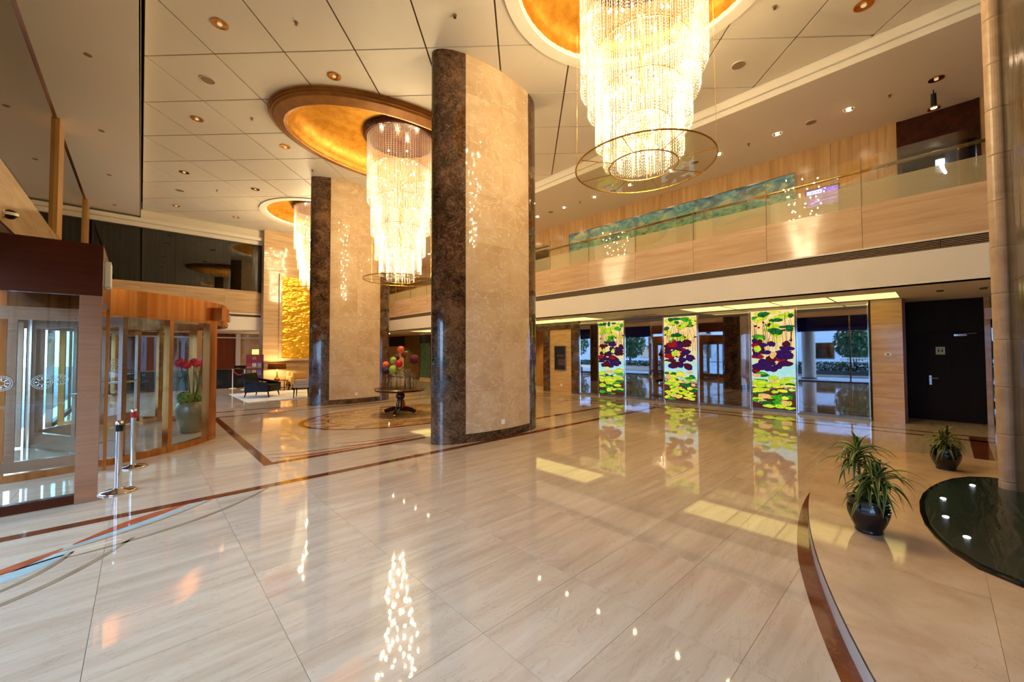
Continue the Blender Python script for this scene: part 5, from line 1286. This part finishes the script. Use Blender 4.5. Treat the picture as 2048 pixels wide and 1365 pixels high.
M_GLINT = emit('painted_glint', (0.86, 0.95, 1.0), 12.0)  # glowing beads modelled in place of highlights reflected on the water
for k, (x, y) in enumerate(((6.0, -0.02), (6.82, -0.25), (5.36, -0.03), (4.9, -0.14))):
    m = MB(); m.smooth = True; m.sphere((x-5.7, y+0.4, 0.022), 0.022, 12, 6, 0.4); m.obj('painted_glint', M_GLINT, t)
# stone pillar of stacked half-round drums at the edge of the water wall
t = thing('stone_pillar', 'slender pillar of stacked rounded stone drums at the right edge of the photo', 'pillar', (6.95, -0.53, PH))
zs = [0.0, 0.10]+[0.10+0.515*k for k in range(1, 14)]
for a, b in zip(zs[:-1], zs[1:]):
    m = MB(); m.smooth = False; m.lathe([(0, a), (0.083, a), (0.088, a+0.008), (0.088, b-0.010), (0.083, b-0.002), (0, b-0.002)], 28); m.obj('stone_drum', M_STONE, t)
t = thing('water_wall', 'dark wet stone water wall beside the pillar', 'water feature', (5.95, -0.645, PH), R(5.2))
def wet():
    m, nt, o = nmat('wet_stone'); n = noise(nt, coords(nt, (5, 5, 0.6)), 1.5, 5.0)
    bsdf(nt, o, ramp(nt, [(0.3, lin(30, 25, 12)), (0.7, lin(66, 56, 28))], n), 0.16, 0, 0.7, n, 0.4, 0.03); return m
M_WET = wet()
for k in range(6): box(-1.6, -0.35, 0.023+k*1.12, 0.98, 0.0, 0.02+(k+1)*1.12).obj('stone_sheet', M_WET, t)

M_POT = plain('glazed_pot', (0.008, 0.007, 0.009), 0.14, 0, 0.5)
M_LEAF = plain('dracaena_leaf', lin(46, 66, 26), 0.4, var=0.3, vs=12); M_LEAF_EDGE = plain('dracaena_margin', lin(140, 146, 60), 0.45)
M_SOIL = plain('potting_soil', (0.02, 0.013, 0.008), 0.9)
def pot_mesh():
    prof = [(0.0, 0), (0.118, 0), (0.122, 0.015), (0.116, 0.03), (0.128, 0.06), (0.155, 0.12), (0.178, 0.19), (0.185, 0.25), (0.180, 0.285), (0.170, 0.30), (0.178, 0.31), (0.168, 0.32), (0.174, 0.33), (0.166, 0.342), (0.182, 0.352), (0.185, 0.362), (0.17, 0.368), (0.155, 0.36), (0.15, 0.32)]
    m = MB(); m.smooth = True; n = 64; vs = []
    for j, (r, z) in enumerate(prof):
        for i in range(n):
            a = 2*PI*i/n; q = r*(1+(0.022*math.cos(20*a) if 0.05 < z < 0.27 else 0)); vs.append((q*math.cos(a), q*math.sin(a), z))
    k = 0.77; vs = [(x*k, y*k, z*k) for x, y, z in vs]
    m.add(vs, [(j*n+i, j*n+(i+1) % n, (j+1)*n+(i+1) % n, (j+1)*n+i) for j in range(len(prof)-1) for i in range(n)])
    return m
def leaf_mesh(Lf, w, droop, rise):
    m = MB(); m.smooth = True; k = 9; vs = []; mats = []
    for i in range(k+1):
        s_ = i/k; x = Lf*(s_-0.16*s_*s_*droop); z = rise*Lf*s_-droop*Lf*0.75*s_*s_
        wd = w*math.sin(PI*min(1, 0.10+0.9*s_)**0.8)*(1-0.25*s_)+0.0015
        for q, dz in ((-1, 0.25), (-0.62, 0.05), (0, -0.12), (0.62, 0.05), (1, 0.25)): vs.append((x, q*wd, z+dz*wd))
    b = len(m.v); m.v += vs
    for i in range(k):
        for j in range(4): m.f.append([i*5+j, (i+1)*5+j, (i+1)*5+j+1, i*5+j+1]); m.m.append(1 if j in (0, 3) else 0); m.sm.append(True)
    return m
leafv = []
for a_ in ((0.36, 0.023, 1.35, 0.72), (0.33, 0.025, 1.7, 0.85), (0.40, 0.024, 1.05, 0.62), (0.31, 0.022, 2.1, 0.8), (0.2, 0.02, 0.9, 1.2)):
    mm = leaf_mesh(*a_); me = bpy.data.meshes.new('leaf'); me.from_pydata(mm.v, [], mm.f); me.materials.append(M_LEAF); me.materials.append(M_LEAF_EDGE)
    me.polygons.foreach_set('material_index', mm.m); me.polygons.foreach_set('use_smooth', mm.sm); leafv.append(me)
def plant(loc, label, heads, seed, sc=1.0):
    t = thing('potted_dracaena', label, 'potted plant', loc, 0.4, 'dracaenas in glazed pots'); r2 = random.Random(seed)
    pot_mesh().obj('pot', M_POT, t)
    MB().lathe([(0, 0.235), (0.117, 0.25), (0.117, 0.258), (0, 0.258)], 24).obj('soil', M_SOIL, t)
    for hx, hy, hz, n, ls in heads:
        m = MB(); m.smooth = True; m.tube([(hx*0.4, hy*0.4, 0.25), (hx*0.8, hy*0.8, (0.25+hz)/2), (hx, hy, hz+0.03)], 0.012, 8, 0.009); m.obj('cane', plain('cane_bark', lin(96, 84, 50), 0.7) if 'cane_bark' not in MATS else M_CANE, t)
        for k in range(n):
            u = (k+0.5)/n; me = leafv[4] if u > 0.86 else r2.choice(leafv[:4])
            o = link('leaf', me, t, (hx, hy, hz-0.14+0.17*u)); s_ = ls*r2.uniform(0.8, 1.1)*sc
            o.rotation_euler = (r2.uniform(-0.25, 0.25), r2.uniform(-0.25, 0.2)-0.35*(u-0.4), k*2.39996+r2.uniform(-0.2, 0.2)); o.scale = (s_, s_, s_)
M_CANE = plain('cane', lin(96, 84, 50), 0.7); MATS['cane_bark'] = M_CANE
plant((4.54, 0.42, PH), 'leafy dracaena in black glazed pot, nearer and taller, on the platform', [(-0.02, -0.06, 0.47, 44, 0.86), (0.05, 0.05, 0.66, 44, 0.84), (0.02, 0.0, 0.38, 26, 0.78)], 5)
plant((7.62, -0.06, PH), 'lower dracaena in black glazed pot, farther back by the pool', [(0.05, -0.04, 0.43, 32, 0.74), (-0.05, 0.04, 0.38, 32, 0.74)], 9)

# ================================================================== OUTSIDE
structure('street_ground', 'pale paved forecourt outside the street front', 'ground', box(-70, -50, -0.5, -1.75, 80, -0.12), plain('paving', lin(140, 152, 166), 0.7, var=0.06, vs=1.2))
M_HEDGE = plain('hedge_leaf', lin(40, 74, 40), 0.7, var=0.4, vs=10); M_TREE = plain('tree_leaf', lin(50, 92, 46), 0.65, var=0.4, vs=7); M_BARK = plain('bark', lin(80, 66, 50), 0.85)
def leaf_cloud(c, rx, ry, rz, n, size, r2, boxy=False):
    m = MB()
    for k in range(n):
        while True:
            p = [r2.uniform(-1, 1) for _ in range(3)]
            if boxy or p[0]**2+p[1]**2+p[2]**2 < 1: break
        P_ = Vector((c[0]+p[0]*rx, c[1]+p[1]*ry, c[2]+p[2]*rz)); a = Vector((r2.uniform(-1, 1), r2.uniform(-1, 1), r2.uniform(-1, 1))).normalized(); b = a.orthogonal().normalized(); s_ = size*r2.uniform(0.6, 1.3)
        m.add([P_-a*s_, P_+b*s_*0.5, P_+a*s_, P_-b*s_*0.5], [(0, 1, 2, 3)])
    return m
def tree(x, y, h, r, label, seed):
    r2 = random.Random(seed); t = thing('tree', label, 'tree', (x, y, -0.12), 0, 'trees outside the street front')
    m = MB(); m.smooth = True; m.tube([(0, 0, 0), (0.05, 0, h*0.35), (0, 0.05, h*0.7)], 0.12, 8, 0.06); m.obj('trunk', M_BARK, t)
    m = leaf_cloud((0, 0, h*0.62), r, r, h*0.38, 1500, 0.16, r2); m.obj('crown', M_TREE, t, kind='stuff')
tree(-14.5, 4.2, 4.0, 1.3, 'bushy green tree outside, seen reflected in the rightmost mirror', 1)
tree(-12.5, 22.0, 4.2, 1.6, 'green tree outside beyond the revolving door, nearer one', 2)
tree(-15.0, 26.0, 5.0, 2.0, 'green tree outside beyond the revolving door, farther one', 3)
tree(-13.5, 17.5, 3.2, 1.5, 'round green tree outside opposite the revolving door', 4)
tree(-13.0, 30.0, 4.6, 2.0, 'green tree outside, third beyond the revolving door', 5)
tree(-14.0, 35.0, 5.2, 2.4, 'broad green tree outside, farthest beyond the revolving door', 6)
tree(-17.5, 41.5, 5.6, 2.6, 'tall dense tree outside at the far end of the forecourt', 7)
tree(-17.5, 12.5, 4.6, 1.8, 'green tree outside opposite the side portal', 8)
def planter(x, y0, y1, label, seed, zt):
    t = thing('hedge_planter', label, 'planter', (x, (y0+y1)/2, -0.12), 0, 'hedge planters outside'); h = (y1-y0)/2
    box(-0.5, -h, 0, 0.5, h, 0.42).obj('trough', plain('planter_stone', lin(70, 80, 88), 0.6) if seed == 1 else M_WHITE, t)
    box(0.5, -h, 0.0, 0.9, h, 0.14).obj('kerb', M_WHITE, t)
    m = leaf_cloud((0, 0, 0.42+zt/2), 0.46, h-0.05, zt/2, 5200, 0.08, random.Random(seed), True); m.obj('hedge', M_HEDGE, t, kind='stuff')
planter(-9.5, -3.0, 10.0, 'long clipped hedge in dark planter outside the front windows', 1, 0.6)
planter(-9.0, 14.5, 30.0, 'pale planter with low hedge outside beyond the revolving door', 2, 0.5)
t = thing('outdoor_column', 'round pale column outside the front glazing', 'column', (-6.0, 5.55, -0.12))
m = MB(); m.smooth = True; m.lathe([(0.36, 0.1), (0.36, 4.3)], 32, cap=False); m.obj('shaft', M_WHITE, t); m = MB(); m.lathe([(0, 0), (0.42, 0), (0.42, 0.1), (0, 0.1)], 32); m.obj('plinth', M_GREYP, t)
t = thing('garden_fence', 'low white picket fence outside behind the hedge', 'fence', (-13.0, 3.6, -0.12))
for k in range(16): box(-0.02, -1.2+k*0.16, 0, 0.02, -1.13+k*0.16, 1.3).obj('picket', M_PLASTIC, t)
for z in (0.4, 1.2): box(0.02, -1.25, z, 0.05, 1.35, z+0.07).obj('rail', M_PLASTIC, t)
t = thing('neighbour_building', 'pale neighbouring building across the forecourt', 'building', (-24, 8, -0.12))
box(-3, -18, 0, 0, 70, 11).obj('wall', plain('building_render', lin(166, 176, 188), 0.8), t)
for k in range(20):
    for j in range(3): f = box(0, -16.5+k*3.8, 1.0+j*2.8, 0.05, -14.9+k*3.8, 2.6+j*2.8).obj('window', M_STEEL, t); box(0.05, -16.4+k*3.8, 1.1+j*2.8, 0.07, -15.0+k*3.8, 2.5+j*2.8).obj('pane', M_UPGLASS, f)
box(-3.2, -18.2, 11, 0.2, 70.2, 11.3).obj('roof', M_GREYP, t)

t = thing('exit_sign', 'small green glowing exit sign on the copper drum header facing the lobby', 'sign', (1.42, 10.9, 2.34), 0)
box(0, -0.18, 0, 0.03, 0.18, 0.15).obj('case', M_PLASTIC, t); box(0.03, -0.165, 0.012, 0.034, 0.165, 0.138).obj('face', emit('exit_green', (0.03, 0.5, 0.2), 0.6, False), t)
m = MB(); m.box(0.034, -0.05, 0.03, 0.036, 0.05, 0.12); m.obj('door_symbol', M_PLASTIC, t)
